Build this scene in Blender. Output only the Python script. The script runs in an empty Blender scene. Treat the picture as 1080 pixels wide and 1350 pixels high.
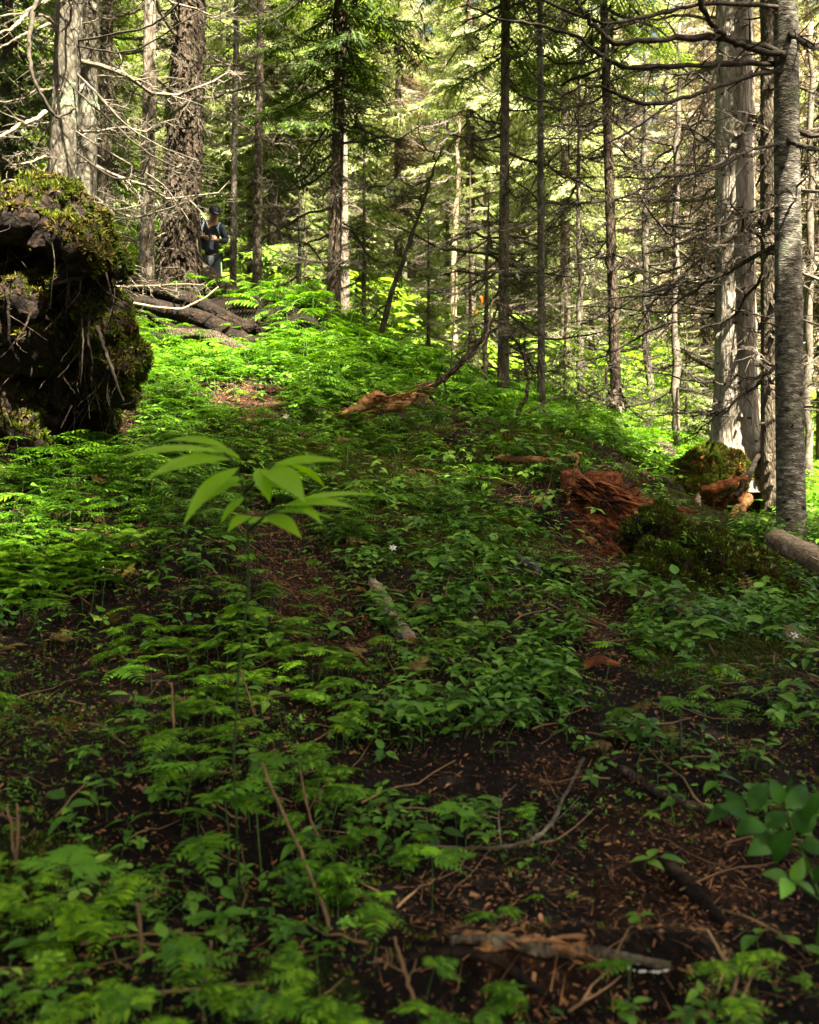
import bpy, math, random
import numpy as np
from mathutils import Vector, Matrix
PI = math.pi
R = math.radians
scene = bpy.context.scene
C = scene.collection
random.seed(7)
rng = np.random.default_rng(7)

# ------------------------------------------------------------------ camera, sky, sun, exposure
CZ = 1.25                     # eye height
F = 1312.5                    # focal length in photo pixels (35 mm on a 36 mm tall frame)
cam_d = bpy.data.cameras.new('camera'); cam = bpy.data.objects.new('camera', cam_d); C.objects.link(cam)
cam.location = (0, 0, CZ); cam.rotation_euler = (R(90), 0, 0)
cam_d.sensor_fit = 'VERTICAL'; cam_d.sensor_height = 36; cam_d.lens = 35
cam_d.clip_start = 0.05; cam_d.clip_end = 600
cam_d.dof.use_dof = True; cam_d.dof.focus_distance = 6.0; cam_d.dof.aperture_fstop = 4.0
scene.camera = cam

SUN_EL, SUN_AZ = 55.0, 150.0          # azimuth clockwise from the view direction (+Y)
w = bpy.data.worlds.new('World'); scene.world = w; w.use_nodes = True
nt = w.node_tree; nt.nodes.clear()
sky = nt.nodes.new('ShaderNodeTexSky'); sky.sky_type = 'NISHITA'; sky.sun_disc = False
sky.sun_elevation = R(SUN_EL); sky.sun_rotation = R(SUN_AZ)
sky.air_density = 0.7; sky.dust_density = 9.0; sky.ozone_density = 0.3
bg = nt.nodes.new('ShaderNodeBackground'); bg.inputs[1].default_value = 0.042
wo = nt.nodes.new('ShaderNodeOutputWorld')
nt.links.new(sky.outputs[0], bg.inputs[0]); nt.links.new(bg.outputs[0], wo.inputs[0])
sd = bpy.data.lights.new('sun', 'SUN'); sun = bpy.data.objects.new('sun', sd); C.objects.link(sun)
sd.energy = 5.0; sd.angle = R(0.5); sd.color = (1.0, 0.94, 0.84)
az = R(SUN_AZ); el = R(SUN_EL)
sdir = Vector((math.sin(az)*math.cos(el), math.cos(az)*math.cos(el), math.sin(el)))
sun.rotation_euler = sdir.to_track_quat('Z', 'Y').to_euler()
sun.location = sdir*60
vs = scene.view_settings
vs.view_transform = 'Standard'; vs.look = 'None'; vs.exposure = 3.3; vs.gamma = 1; vs.use_curve_mapping = False
vs.use_white_balance = True; vs.white_balance_temperature = 7300; vs.white_balance_tint = 2
cy = scene.cycles
cy.use_denoising = True
cy.max_bounces = 7; cy.diffuse_bounces = 4; cy.glossy_bounces = 2; cy.transmission_bounces = 5
cy.transparent_max_bounces = 8; cy.sample_clamp_indirect = 6; cy.use_adaptive_sampling = True
cy.caustics_reflective = False; cy.caustics_refractive = False

# ------------------------------------------------------------------ noise
def _h(ix, iy, iz, seed):
    n = (ix.astype(np.int64)*374761393 + iy.astype(np.int64)*668265263 + iz.astype(np.int64)*2147483647 + seed*1274126177) & 0xffffffff
    n = ((n ^ (n >> 13))*1274126177) & 0xffffffff
    n = ((n ^ (n >> 16))*2246822519) & 0xffffffff
    return ((n ^ (n >> 15)) & 0xffffff)/float(0xffffff)*2-1
def n3(x, y, z, seed=0):
    x = np.asarray(x, float); y = np.asarray(y, float)+0*x; z = np.asarray(z, float)+0*x
    ix, iy, iz = np.floor(x), np.floor(y), np.floor(z)
    fx, fy, fz = x-ix, y-iy, z-iz
    fx, fy, fz = [f*f*(3-2*f) for f in (fx, fy, fz)]
    r = 0
    for a in (0, 1):
        for b in (0, 1):
            for c in (0, 1):
                r = r + _h(ix+a, iy+b, iz+c, seed)*(fx if a else 1-fx)*(fy if b else 1-fy)*(fz if c else 1-fz)
    return r
def fbm(x, y, z=0, seed=0, oct=4, g=0.5):
    s = 0; a = 1.0
    for o in range(oct):
        k = 2.03**o
        s = s + a*n3(np.asarray(x)*k, np.asarray(y)*k, np.asarray(z)*k, seed+o*17); a *= g
    return s

# ------------------------------------------------------------------ terrain height
YN = np.array([1.7, 2.4, 3.4, 4.8, 6.5, 8.5, 11, 15, 20, 28, 40, 60, 90, 150])
COLS = [(-400, [1330,1085, 860, 660, 530, 460, 410, 360, 345, 340, 338, 330, 305, 300]),
        (0,    [1345,1110, 890, 690, 570, 500, 440, 385, 362, 350, 345, 332, 305, 300]),
        (270,  [1350,1120, 900, 715, 597, 520, 455, 402, 378, 365, 350, 335, 310, 300]),
        (420,  [1350,1120, 903, 728, 615, 530, 468, 425, 410, 410, 385, 350, 315, 300]),
        (540,  [1350,1120, 905, 742, 635, 552, 495, 468, 470, 470, 430, 370, 325, 305]),
        (680,  [1350,1125, 912, 756, 652, 580, 545, 525, 520, 505, 455, 385, 330, 305]),
        (810,  [1350,1130, 918, 768, 668, 612, 580, 562, 552, 530, 470, 395, 335, 310]),
        (960,  [1350,1135, 930, 800, 738, 694, 655, 622, 590, 560, 490, 405, 340, 310]),
        (1080, [1350,1140, 935, 806, 742, 708, 672, 640, 612, 575, 500, 410, 345, 315]),
        (1480, [1365,1160, 960, 850, 790, 750, 710, 680, 650, 600, 520, 430, 350, 320])]
US = np.array([(c[0]-540)/F for c in COLS])
HT = np.array([[(675-p)/F*Y for p, Y in zip(c[1], YN)] for c in COLS])
ug = np.linspace(US[0], US[-1], 140); sg = np.linspace(math.log(1.7), math.log(150), 160)
tmp = np.array([np.interp(np.exp(sg), YN, HT[i]) for i in range(len(COLS))])
G = np.array([np.interp(ug, US, tmp[:, j]) for j in range(len(sg))]).T
def conv(a, k, ax):
    ker = np.hanning(k+2)[1:-1]; ker /= ker.sum()
    pad = [(0, 0), (0, 0)]; pad[ax] = (k//2, k//2)
    return np.apply_along_axis(lambda v: np.convolve(v, ker, 'valid'), ax, np.pad(a, pad, mode='edge' if ax == 0 else 'reflect', **({} if ax == 0 else {'reflect_type': 'odd'})))
G = conv(conv(G, 13, 0), 9, 1)
def base_h(x, y):
    Y = np.clip(y, 1.7, 149.9)
    u = np.clip(x/Y, US[0], US[-1]-1e-6)
    fi = (u-ug[0])/(ug[1]-ug[0]); i = np.clip(fi.astype(int), 0, len(ug)-2); fi = fi-i
    fj = (np.log(Y)-sg[0])/(sg[1]-sg[0]); j = np.clip(fj.astype(int), 0, len(sg)-2); fj = fj-j
    h = (G[i, j]*(1-fi)*(1-fj)+G[i+1, j]*fi*(1-fj)+G[i, j+1]*(1-fi)*fj+G[i+1, j+1]*fi*fj)
    return CZ + h + np.where(y < 1.7, (y-1.7)*0.22, 0)
def at(px, py, Y): return Vector(((px-540)/F*Y, Y, CZ+(675-py)/F*Y))
# ridges and hollows: (px,py,Y)-(px,py,Y), width, height
RIDGES = [((835, 680, 7.0), (1010, 800, 5.6), 0.22, 0.07), ((560, 575, 7.9), (745, 640, 6.8), 0.20, 0.17),
          ((740, 650, 6.9), (840, 670, 7.2), 0.2, 0.06),
          ((140, 400, 13.0), (400, 445, 12.2), 0.45, 0.30), ((640, 612, 8.0), (760, 600, 8.6), 0.3, 0.10),
          ((600, 1215, 1.95), (900, 1235, 1.95), 0.07, 0.05), ((0, 1010, 2.7), (260, 1000, 2.8), 0.25, 0.07),
          ((700, 745, 5.05), (850, 830, 4.3), 0.16, -0.12), ((620, 655, 6.35), (740, 700, 5.9), 0.16, -0.13),
          ((330, 620, 6.0), (430, 800, 4.1), 0.28, -0.10), ((620, 1300, 1.8), (900, 1300, 1.8), 0.08, -0.05),
          ((60, 560, 6.2), (160, 560, 6.2), 0.35, -0.15)]
def H0(x, y):
    x = np.asarray(x, float); y = np.asarray(y, float)
    h = base_h(x, y)
    for a, b, wd, ht in RIDGES:
        A = at(*a); B = at(*b); ax, ay = A.x, A.y; dx, dy = B.x-ax, B.y-ay
        L2 = dx*dx+dy*dy
        t = np.clip(((x-ax)*dx+(y-ay)*dy)/L2, 0, 1)
        d = np.hypot(x-ax-t*dx, y-ay-t*dy)
        d = d*(1+0.35*fbm(x*2.2, y*2.2, 0, 91, 2))
        h = h + ht*np.exp(-(d/wd)**2.6)
    return h
def H(x, y):
    x = np.asarray(x, float); y = np.asarray(y, float)
    r = np.hypot(x, y)
    h = H0(x, y)
    h = h + fbm(x*0.9, y*0.9, 0, 3, 3)*np.clip(0.02+r*0.008, 0, .25)
    h = h + fbm(x*4.2, y*4.2, 0, 5, 3)*0.022
    near = np.clip((12-r)/4, 0, 1)
    h = h + near*(fbm(x*17, y*17, 0, 8, 3)*0.008)
    return h
def hz(x, y): return float(H(np.array([x]), np.array([y]))[0])
def P(px, py):
    Ys = np.exp(np.linspace(math.log(1.3), math.log(90), 900))
    X = (px-540)/F*Ys; Z = CZ+(675-py)/F*Ys
    k = np.nonzero(H0(X, Ys) >= Z)[0]
    Y = Ys[k[0]] if len(k) else 60.0
    x = (px-540)/F*Y
    return Vector((x, Y, hz(x, Y)))
def GY(px, Y):
    x = (px-540)/F*Y
    return Vector((x, Y, hz(x, Y)))
def normal(x, y, e=0.06):
    dx = (H0(x+e, y)-H0(x-e, y))/(2*e); dy = (H0(x, y+e)-H0(x, y-e))/(2*e)
    n = np.stack([-dx, -dy, np.ones_like(dx)], -1)
    return n/np.linalg.norm(n, axis=-1, keepdims=True)

if 0:
    for q in [(318,1140),(750,668),(800,668),(918,705),(960,700),(1017,725),(860,780),(1010,800),(520,545),(665,575),(688,750),(640,752),(655,608),(725,570),(200,400),(300,400),(280,402),(155,420),(100,560),(594,500)]: print('PP', q, round(P(*q).y, 2))
# ------------------------------------------------------------------ mesh helpers
def mesh(name, V, Fs, mats=(), fm=None, smooth=False):
    """V (n,3); Fs: list of int arrays (m,k); fm: list of material indices per array"""
    V = np.asarray(V, dtype=np.float32)
    Fs = [np.asarray(f, dtype=np.int32) for f in Fs]
    if fm is None: fm = [0]*len(Fs)
    keep = [(f, m) for f, m in zip(Fs, fm) if len(f)]
    me = bpy.data.meshes.new(name)
    me.vertices.add(len(V)); me.vertices.foreach_set('co', V.ravel())
    nl = sum(f.size for f, _ in keep); nf = sum(len(f) for f, _ in keep)
    me.loops.add(nl); me.polygons.add(nf)
    me.loops.foreach_set('vertex_index', np.concatenate([f.ravel() for f, _ in keep]))
    tot = np.concatenate([np.full(len(f), f.shape[1], np.int32) for f, _ in keep])
    st = np.concatenate([[0], np.cumsum(tot)[:-1]]).astype(np.int32)
    me.polygons.foreach_set('loop_start', st); me.polygons.foreach_set('loop_total', tot)
    for m in mats: me.materials.append(m)
    me.polygons.foreach_set('material_index', np.concatenate([np.full(len(f), m, np.int32) for f, m in keep]))
    me.polygons.foreach_set('use_smooth', np.full(nf, smooth))
    me.update(calc_edges=True)
    return me
class MB:
    """collects pieces; tri and quad faces, each with a material index"""
    def __init__(s): s.V = []; s.F = {}; s.n = 0
    def add(s, V, F, m=0):
        V = np.asarray(V, float).reshape(-1, 3)
        if isinstance(F, list) and len(F) and isinstance(F[0], np.ndarray) and F[0].ndim == 2:
            for f in F: s.F.setdefault((m, f.shape[1]), []).append(f+s.n)
        else:
            F = np.asarray(F, int); s.F.setdefault((m, F.shape[1]), []).append(F+s.n)
        s.V.append(V); s.n += len(V)
    def addT(s, T, M):
        """template T = (V, [(F, mat)]) under a 4x4 or batch (N,4,4) of matrices"""
        V, FL = T
        M = np.asarray(M, float)
        if M.ndim == 2: M = M[None]
        W = np.einsum('nij,vj->nvi', M[:, :3, :3], V)+M[:, None, :3, 3]
        k = len(V); off = (np.arange(len(M))*k)[:, None, None]+s.n
        for f, m in FL:
            s.F.setdefault((m, f.shape[1]), []).append((f[None]+off).reshape(-1, f.shape[1]))
        s.V.append(W.reshape(-1, 3)); s.n += k*len(M)
    def T(s):
        return (np.concatenate(s.V), [(np.concatenate(v), k[0]) for k, v in s.F.items()])
    def me(s, name, mats, smooth=False):
        V, FL = s.T()
        return mesh(name, V, [f for f, _ in FL], mats, [m for _, m in FL], smooth)
def link(name, me, parent=None, loc=None):
    o = bpy.data.objects.new(name, me); C.objects.link(o)
    if parent is not None: o.parent = parent
    if loc is not None: o.location = loc
    return o
def thing(name, label, cat, loc, group=None, rz=0):
    o = bpy.data.objects.new(name, None); C.objects.link(o); o.location = loc; o.rotation_euler = (0, 0, rz)
    o.empty_display_size = 0.1
    o['label'] = label; o['category'] = cat
    if group: o['group'] = group
    return o
def tag(o, label, cat, group=None, kind=None):
    o['label'] = label; o['category'] = cat
    if group: o['group'] = group
    if kind: o['kind'] = kind
    return o
def tube(pts, rad, k=6, cap=True):
    pts = np.asarray(pts, float); n = len(pts)
    rad = np.broadcast_to(np.asarray(rad, float), (n,))
    t = np.gradient(pts, axis=0); t /= np.linalg.norm(t, axis=1, keepdims=True)+1e-12
    up = np.array([0, 0, 1.0]) if abs(t[0, 2]) < .9 else np.array([1.0, 0, 0])
    a = np.cross(t, up); a /= np.linalg.norm(a, axis=1, keepdims=True)+1e-9
    b = np.cross(t, a)
    th = np.arange(k)*2*PI/k
    V = pts[:, None]+rad[:, None, None]*(np.cos(th)[None, :, None]*a[:, None]+np.sin(th)[None, :, None]*b[:, None])
    i = np.arange(n-1)[:, None]*k; j = np.arange(k)[None]; jn = (j+1) % k
    Q = np.stack([i+j, i+jn, i+k+jn, i+k+j], -1).reshape(-1, 4)
    V = V.reshape(-1, 3)
    Fs = [Q]
    if cap:
        V = np.vstack([V, pts[0], pts[-1]]); m = n*k
        j = np.arange(k); jn = (j+1) % k
        Fs.append(np.vstack([np.stack([jn, j, np.full(k, m)], -1), np.stack([(n-1)*k+j, (n-1)*k+jn, np.full(k, m+1)], -1)]))
    return V, Fs
def mat4(loc, yaw=0, pitch=0, roll=0, s=1, nrm=None):
    """batch matrices: local X is 'forward', tilted by pitch (up) then roll about X, yaw about Z"""
    loc = np.atleast_2d(loc); n = len(loc)
    yaw, pitch, roll, s = [np.broadcast_to(np.asarray(v, float), (n,)) for v in (yaw, pitch, roll, s)]
    cyw, syw, cp, sp, cr, sr = np.cos(yaw), np.sin(yaw), np.cos(pitch), np.sin(pitch), np.cos(roll), np.sin(roll)
    M = np.zeros((n, 4, 4)); M[:, 3, 3] = 1
    X = np.stack([cyw*cp, syw*cp, sp], -1)
    Y0 = np.stack([-syw, cyw, np.zeros(n)], -1); Z0 = np.cross(X, Y0)
    Y = Y0*cr[:, None]+Z0*sr[:, None]; Z = np.cross(X, Y)
    M[:, :3, 0] = X*s[:, None]; M[:, :3, 1] = Y*s[:, None]; M[:, :3, 2] = Z*s[:, None]
    if nrm is not None:
        nz = nrm; ax = np.stack([np.ones(n), np.zeros(n), np.zeros(n)], -1)
        b = np.cross(nz, ax); b /= np.linalg.norm(b, axis=1, keepdims=True); a = np.cross(b, nz)
        B = np.stack([a, b, nz], -1)
        M[:, :3, :3] = B @ M[:, :3, :3]
    M[:, :3, 3] = loc
    return M

# ------------------------------------------------------------------ materials
def newmat(name):
    m = bpy.data.materials.new(name); m.use_nodes = True; t = m.node_tree; t.nodes.clear()
    return m, t, t.nodes, t.links
def ramp(N, cols, pos=None, interp='LINEAR'):
    r = N.new('ShaderNodeValToRGB'); cr = r.color_ramp; cr.interpolation = interp
    n = len(cols); pos = pos or [i/(n-1) for i in range(n)]
    while len(cr.elements) < n: cr.elements.new(0.5)
    for e, p, c in zip(cr.elements, pos, cols): e.position = p; e.color = (*c, 1)
    return r
def leaf_mat(name, cols, trans=0.4, rough=0.42, tmul=(1.2, 1.25, 0.55), nscale=1.3, var=0.5, spec=0.35):
    m, t, N, L = newmat(name)
    g = N.new('ShaderNodeNewGeometry'); oi = N.new('ShaderNodeObjectInfo')
    tc = N.new('ShaderNodeTexCoord'); no = N.new('ShaderNodeTexNoise'); no.inputs['Scale'].default_value = nscale; no.inputs['Detail'].default_value = 3
    L.new(tc.outputs['Object'], no.inputs['Vector'])
    mx = N.new('ShaderNodeMath'); mx.operation = 'MULTIPLY_ADD'; mx.inputs[1].default_value = var
    L.new(g.outputs['Random Per Island'], mx.inputs[0])
    m2 = N.new('ShaderNodeMath'); m2.operation = 'MULTIPLY_ADD'; m2.inputs[1].default_value = 2.2*(1-var); m2.inputs[2].default_value = -0.6*(1-var)-0.06
    L.new(no.outputs['Fac'], m2.inputs[0]); L.new(m2.outputs[0], mx.inputs[2])
    m3 = N.new('ShaderNodeMath'); m3.operation = 'MULTIPLY_ADD'; m3.inputs[1].default_value = 0.15
    L.new(oi.outputs['Random'], m3.inputs[0]); L.new(mx.outputs[0], m3.inputs[2])
    r = ramp(N, cols); L.new(m3.outputs[0], r.inputs[0])
    p = N.new('ShaderNodeBsdfPrincipled'); p.inputs['Roughness'].default_value = rough
    p.inputs['Specular IOR Level'].default_value = spec
    L.new(r.outputs[0], p.inputs['Base Color'])
    tr = N.new('ShaderNodeBsdfTranslucent')
    mu = N.new('ShaderNodeMix'); mu.data_type = 'RGBA'; mu.blend_type = 'MULTIPLY'; mu.inputs[0].default_value = 1
    mu.inputs[7].default_value = (*tmul, 1); L.new(r.outputs[0], mu.inputs[6]); L.new(mu.outputs[2], tr.inputs[0])
    ms = N.new('ShaderNodeMixShader'); ms.inputs[0].default_value = trans
    L.new(p.outputs[0], ms.inputs[1]); L.new(tr.outputs[0], ms.inputs[2])
    o = N.new('ShaderNodeOutputMaterial'); L.new(ms.outputs[0], o.inputs[0])
    return m
def bark_mat(name, cols, pos=None, scale=(6, 6, 2), bump=0.5, rough=0.9, lichen=None, lichen_amt=0.55, spots=0, bdist=0.03, contrast=1):
    m, t, N, L = newmat(name)
    tc = N.new('ShaderNodeTexCoord'); mp = N.new('ShaderNodeMapping'); mp.inputs['Scale'].default_value = scale
    L.new(tc.outputs['Object'], mp.inputs[0])
    n1 = N.new('ShaderNodeTexNoise'); n1.inputs['Scale'].default_value = 2.2; n1.inputs['Detail'].default_value = 9; n1.inputs['Roughness'].default_value = 0.68
    L.new(mp.outputs[0], n1.inputs['Vector'])
    vo = N.new('ShaderNodeTexVoronoi'); vo.inputs['Scale'].default_value = 5; vo.feature = 'DISTANCE_TO_EDGE'
    wv = N.new('ShaderNodeMix'); wv.data_type = 'VECTOR'; wv.inputs[0].default_value = 0.12
    L.new(mp.outputs[0], wv.inputs[4]); L.new(n1.outputs['Color'], wv.inputs[5]); L.new(wv.outputs[1], vo.inputs['Vector'])
    r = ramp(N, cols, pos); L.new(n1.outputs['Fac'], r.inputs[0])
    col = r.outputs[0]
    ck = ramp(N, [(0.35, 0.32, 0.3), (1, 1, 1)], [0.0, 0.12]); L.new(vo.outputs['Distance'], ck.inputs[0])
    mu = N.new('ShaderNodeMix'); mu.data_type = 'RGBA'; mu.blend_type = 'MULTIPLY'; mu.inputs[0].default_value = 0.75*contrast
    L.new(col, mu.inputs[6]); L.new(ck.outputs[0], mu.inputs[7]); col = mu.outputs[2]
    if lichen:
        n2 = N.new('ShaderNodeTexNoise'); n2.inputs['Scale'].default_value = 3.5; n2.inputs['Detail'].default_value = 7; n2.inputs['Roughness'].default_value = 0.7
        L.new(tc.outputs['Object'], n2.inputs['Vector'])
        lr = ramp(N, [(0, 0, 0), (1, 1, 1)], [lichen_amt-0.05, lichen_amt+0.05]); L.new(n2.outputs['Fac'], lr.inputs[0])
        mm = N.new('ShaderNodeMix'); mm.data_type = 'RGBA'; L.new(lr.outputs[0], mm.inputs[0]); L.new(col, mm.inputs[6]); mm.inputs[7].default_value = (*lichen, 1)
        col = mm.outputs[2]
    if spots:
        v2 = N.new('ShaderNodeTexVoronoi'); v2.inputs['Scale'].default_value = spots
        mp2 = N.new('ShaderNodeMapping'); mp2.inputs['Scale'].default_value = (1, 1, 1.7); L.new(tc.outputs['Object'], mp2.inputs[0]); L.new(mp2.outputs[0], v2.inputs['Vector'])
        sr = ramp(N, [(0.12, 0.1, 0.09), (1, 1, 1)], [0.1, 0.2]); L.new(v2.outputs['Distance'], sr.inputs[0])
        mm = N.new('ShaderNodeMix'); mm.data_type = 'RGBA'; mm.blend_type = 'MULTIPLY'; mm.inputs[0].default_value = 1; L.new(col, mm.inputs[6]); L.new(sr.outputs[0], mm.inputs[7]); col = mm.outputs[2]
    p = N.new('ShaderNodeBsdfPrincipled'); p.inputs['Roughness'].default_value = rough; p.inputs['Specular IOR Level'].default_value = 0.2
    L.new(col, p.inputs['Base Color'])
    ad = N.new('ShaderNodeMath'); ad.operation = 'MULTIPLY_ADD'; ad.inputs[1].default_value = 1.2; L.new(vo.outputs['Distance'], ad.inputs[0]); L.new(n1.outputs['Fac'], ad.inputs[2])
    bp = N.new('ShaderNodeBump'); bp.inputs['Strength'].default_value = bump; bp.inputs['Distance'].default_value = bdist
    L.new(ad.outputs[0], bp.inputs['Height']); L.new(bp.outputs[0], p.inputs['Normal'])
    o = N.new('ShaderNodeOutputMaterial'); L.new(p.outputs[0], o.inputs[0])
    return m
def plain(name, col, rough=0.7, noise=0.25, scale=30, spec=0.3, col2=None, island=0.0):
    m, t, N, L = newmat(name)
    tc = N.new('ShaderNodeTexCoord'); no = N.new('ShaderNodeTexNoise'); no.inputs['Scale'].default_value = scale; no.inputs['Detail'].default_value = 5
    L.new(tc.outputs['Object'], no.inputs['Vector'])
    c2 = col2 or tuple(c*(1-noise) for c in col); c1 = tuple(min(1, c*(1+noise)) for c in col)
    r = ramp(N, [c2, c1], [0.3, 0.7] if not island else [0.42, 0.95]); L.new(no.outputs['Fac'], r.inputs[0])
    if island:
        g = N.new('ShaderNodeNewGeometry'); a = N.new('ShaderNodeMix'); a.data_type = 'FLOAT'; a.inputs[0].default_value = island
        L.new(no.outputs['Fac'], a.inputs[2]); L.new(g.outputs['Random Per Island'], a.inputs[3]); L.new(a.outputs[0], r.inputs[0])
    p = N.new('ShaderNodeBsdfPrincipled'); p.inputs['Roughness'].default_value = rough; p.inputs['Specular IOR Level'].default_value = spec
    L.new(r.outputs[0], p.inputs['Base Color'])
    bp = N.new('ShaderNodeBump'); bp.inputs['Strength'].default_value = 0.3; bp.inputs['Distance'].default_value = 0.01
    L.new(no.outputs['Fac'], bp.inputs['Height']); L.new(bp.outputs[0], p.inputs['Normal'])
    o = N.new('ShaderNodeOutputMaterial'); L.new(p.outputs[0], o.inputs[0])
    return m

M = {}
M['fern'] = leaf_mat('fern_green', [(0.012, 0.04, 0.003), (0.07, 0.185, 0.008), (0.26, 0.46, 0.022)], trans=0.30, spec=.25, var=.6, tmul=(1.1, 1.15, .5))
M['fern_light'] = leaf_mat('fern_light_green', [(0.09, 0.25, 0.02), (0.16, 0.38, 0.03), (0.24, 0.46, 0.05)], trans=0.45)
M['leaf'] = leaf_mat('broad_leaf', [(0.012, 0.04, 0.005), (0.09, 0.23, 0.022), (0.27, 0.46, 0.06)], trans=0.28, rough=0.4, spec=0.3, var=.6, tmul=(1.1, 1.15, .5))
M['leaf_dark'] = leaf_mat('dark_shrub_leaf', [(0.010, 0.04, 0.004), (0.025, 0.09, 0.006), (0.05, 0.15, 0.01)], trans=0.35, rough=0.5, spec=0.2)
M['leaf_bright'] = leaf_mat('bright_leaf', [(0.22, 0.45, 0.02), (0.35, 0.62, 0.03), (0.48, 0.72, 0.05)], trans=0.5, rough=0.4)  # tall plant's sunlit glow put into leaf colour in place of a dapple
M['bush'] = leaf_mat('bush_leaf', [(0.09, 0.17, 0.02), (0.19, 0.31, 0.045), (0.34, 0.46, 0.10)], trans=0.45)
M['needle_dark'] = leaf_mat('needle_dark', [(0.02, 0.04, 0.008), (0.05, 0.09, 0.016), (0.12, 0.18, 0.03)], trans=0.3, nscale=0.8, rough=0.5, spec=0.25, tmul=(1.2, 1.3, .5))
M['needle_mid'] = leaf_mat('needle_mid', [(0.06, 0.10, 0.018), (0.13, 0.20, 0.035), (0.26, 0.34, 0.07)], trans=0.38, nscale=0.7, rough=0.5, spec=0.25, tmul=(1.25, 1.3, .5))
M['needle_sunlit'] = leaf_mat('needle_sunlit', [(0.17, 0.20, 0.075), (0.36, 0.41, 0.19), (0.62, 0.64, 0.40)], trans=0.42, nscale=0.6, rough=0.55, spec=0.2, tmul=(1.15, 1.15, .85))  # lifted past natural needle tones; sunlight on background firs put into colour
M['needle_brown'] = leaf_mat('needle_brown', [(0.12, 0.09, 0.06), (0.30, 0.245, 0.175), (0.50, 0.45, 0.35)], trans=0.2, nscale=0.6, rough=0.7, spec=0.1, tmul=(1.2, 1.0, .7))
M['moss'] = leaf_mat('moss', [(0.012, 0.018, 0.003), (0.05, 0.07, 0.007), (0.15, 0.19, 0.018)], trans=0.2, nscale=2.5, rough=0.8, spec=0.1, var=0.55)
M['moss_brown'] = leaf_mat('moss_brown', [(0.02, 0.013, 0.005), (0.06, 0.04, 0.01), (0.12, 0.13, 0.02)], trans=0.1, nscale=3, rough=0.85, spec=0.1, var=0.55)
M['twig'] = bark_mat('dead_twig', [(0.05, 0.04, 0.03), (0.14, 0.115, 0.09), (0.3, 0.26, 0.21)], scale=(3, 3, 3), bump=0.3, bdist=0.004)
M['twig_dark'] = bark_mat('dark_twig', [(0.018, 0.014, 0.011), (0.05, 0.04, 0.03), (0.11, 0.09, 0.07)], scale=(3, 3, 3), bump=0.3, bdist=0.004)
M['stem'] = plain('plant_stem', (0.06, 0.13, 0.025), 0.5)
M['stem_dry'] = plain('dry_stem', (0.17, 0.10, 0.05), 0.8)
M['bark_grey'] = bark_mat('bark_grey', [(0.025, 0.02, 0.015), (0.085, 0.073, 0.056), (0.22, 0.195, 0.155)], [0.3, 0.52, 0.75], scale=(5, 5, 2.2), bump=0.8, lichen=(0.20, 0.23, 0.15), lichen_amt=0.6)
M['bark_dark'] = bark_mat('bark_dark', [(0.025, 0.017, 0.012), (0.085, 0.06, 0.042), (0.2, 0.15, 0.11)], [0.3, 0.5, 0.75], scale=(9, 9, 2.0), bump=1.0, bdist=0.05)
M['bark_brown'] = bark_mat('bark_brown', [(0.03, 0.022, 0.015), (0.10, 0.078, 0.055), (0.22, 0.18, 0.13)], [0.3, 0.5, 0.72], scale=(8, 8, 3), bump=0.8, lichen=(0.13, 0.14, 0.08), lichen_amt=0.63)
M['bark_pale'] = bark_mat('bark_pale', [(0.05, 0.035, 0.025), (0.20, 0.16, 0.125), (0.42, 0.36, 0.30)], [0.3, 0.5, 0.75], scale=(5, 5, 1.3), bump=0.9, bdist=0.04, contrast=0.6, lichen=(0.22, 0.22, 0.16), lichen_amt=0.64, spots=7)
M['bark_sunlit'] = bark_mat('bark_sunlit', [(0.08, 0.06, 0.045), (0.30, 0.25, 0.20), (0.58, 0.51, 0.43)], [0.28, 0.46, 0.7], scale=(5, 5, 1.1), bump=0.9, bdist=0.04, contrast=0.5, lichen=(0.24, 0.23, 0.18), lichen_amt=0.66, spots=7)  # paler copy of the pale bark; the thick trunk's sunlight put into colour
M['bark_ringed'] = bark_mat('bark_ringed', [(0.03, 0.025, 0.02), (0.12, 0.105, 0.085), (0.42, 0.39, 0.33)], [0.36, 0.52, 0.7], scale=(5.5, 5.5, 15), bump=0.7, bdist=0.02, contrast=0.6, lichen=(0.17, 0.19, 0.12), lichen_amt=0.60, spots=5)
M['rot_wood'] = bark_mat('rotten_red_wood', [(0.018, 0.007, 0.004), (0.15, 0.045, 0.015), (0.44, 0.16, 0.05)], [0.3, 0.5, 0.74], scale=(4, 4, 4), bump=0.6, bdist=0.02)
M['raw_wood'] = bark_mat('broken_wood', [(0.08, 0.035, 0.015), (0.28, 0.13, 0.055), (0.45, 0.24, 0.12)], [0.3, 0.5, 0.74], scale=(4, 4, 4), bump=0.6, bdist=0.01)
M['pale_wood'] = bark_mat('weathered_wood', [(0.14, 0.09, 0.055), (0.33, 0.25, 0.17), (0.5, 0.41, 0.31)], [0.3, 0.5, 0.74], scale=(3, 9, 9), bump=0.6, bdist=0.01)
M['dark_wood'] = bark_mat('shaded_dark_wood', [(0.004, 0.0025, 0.002), (0.014, 0.008, 0.005), (0.05, 0.028, 0.016)], [0.3, 0.5, 0.75], scale=(4, 4, 4), bump=0.9, bdist=0.03)  # dark wood and soil, with the mound's and hummock's shade put into colour
M['fungus'] = plain('white_fungus', (0.7, 0.68, 0.62), 0.8)
M['petal'] = plain('white_petal', (0.85, 0.85, 0.82), 0.6, 0.05)
M['rock'] = plain('grey_rock', (0.05, 0.052, 0.048), 0.95, 0.8, 30)
M['litter'] = plain('leaf_litter', (0.20, 0.09, 0.035), 0.8, 0.6, 9, island=0.75, col2=(0.025, 0.012, 0.006))
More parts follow.
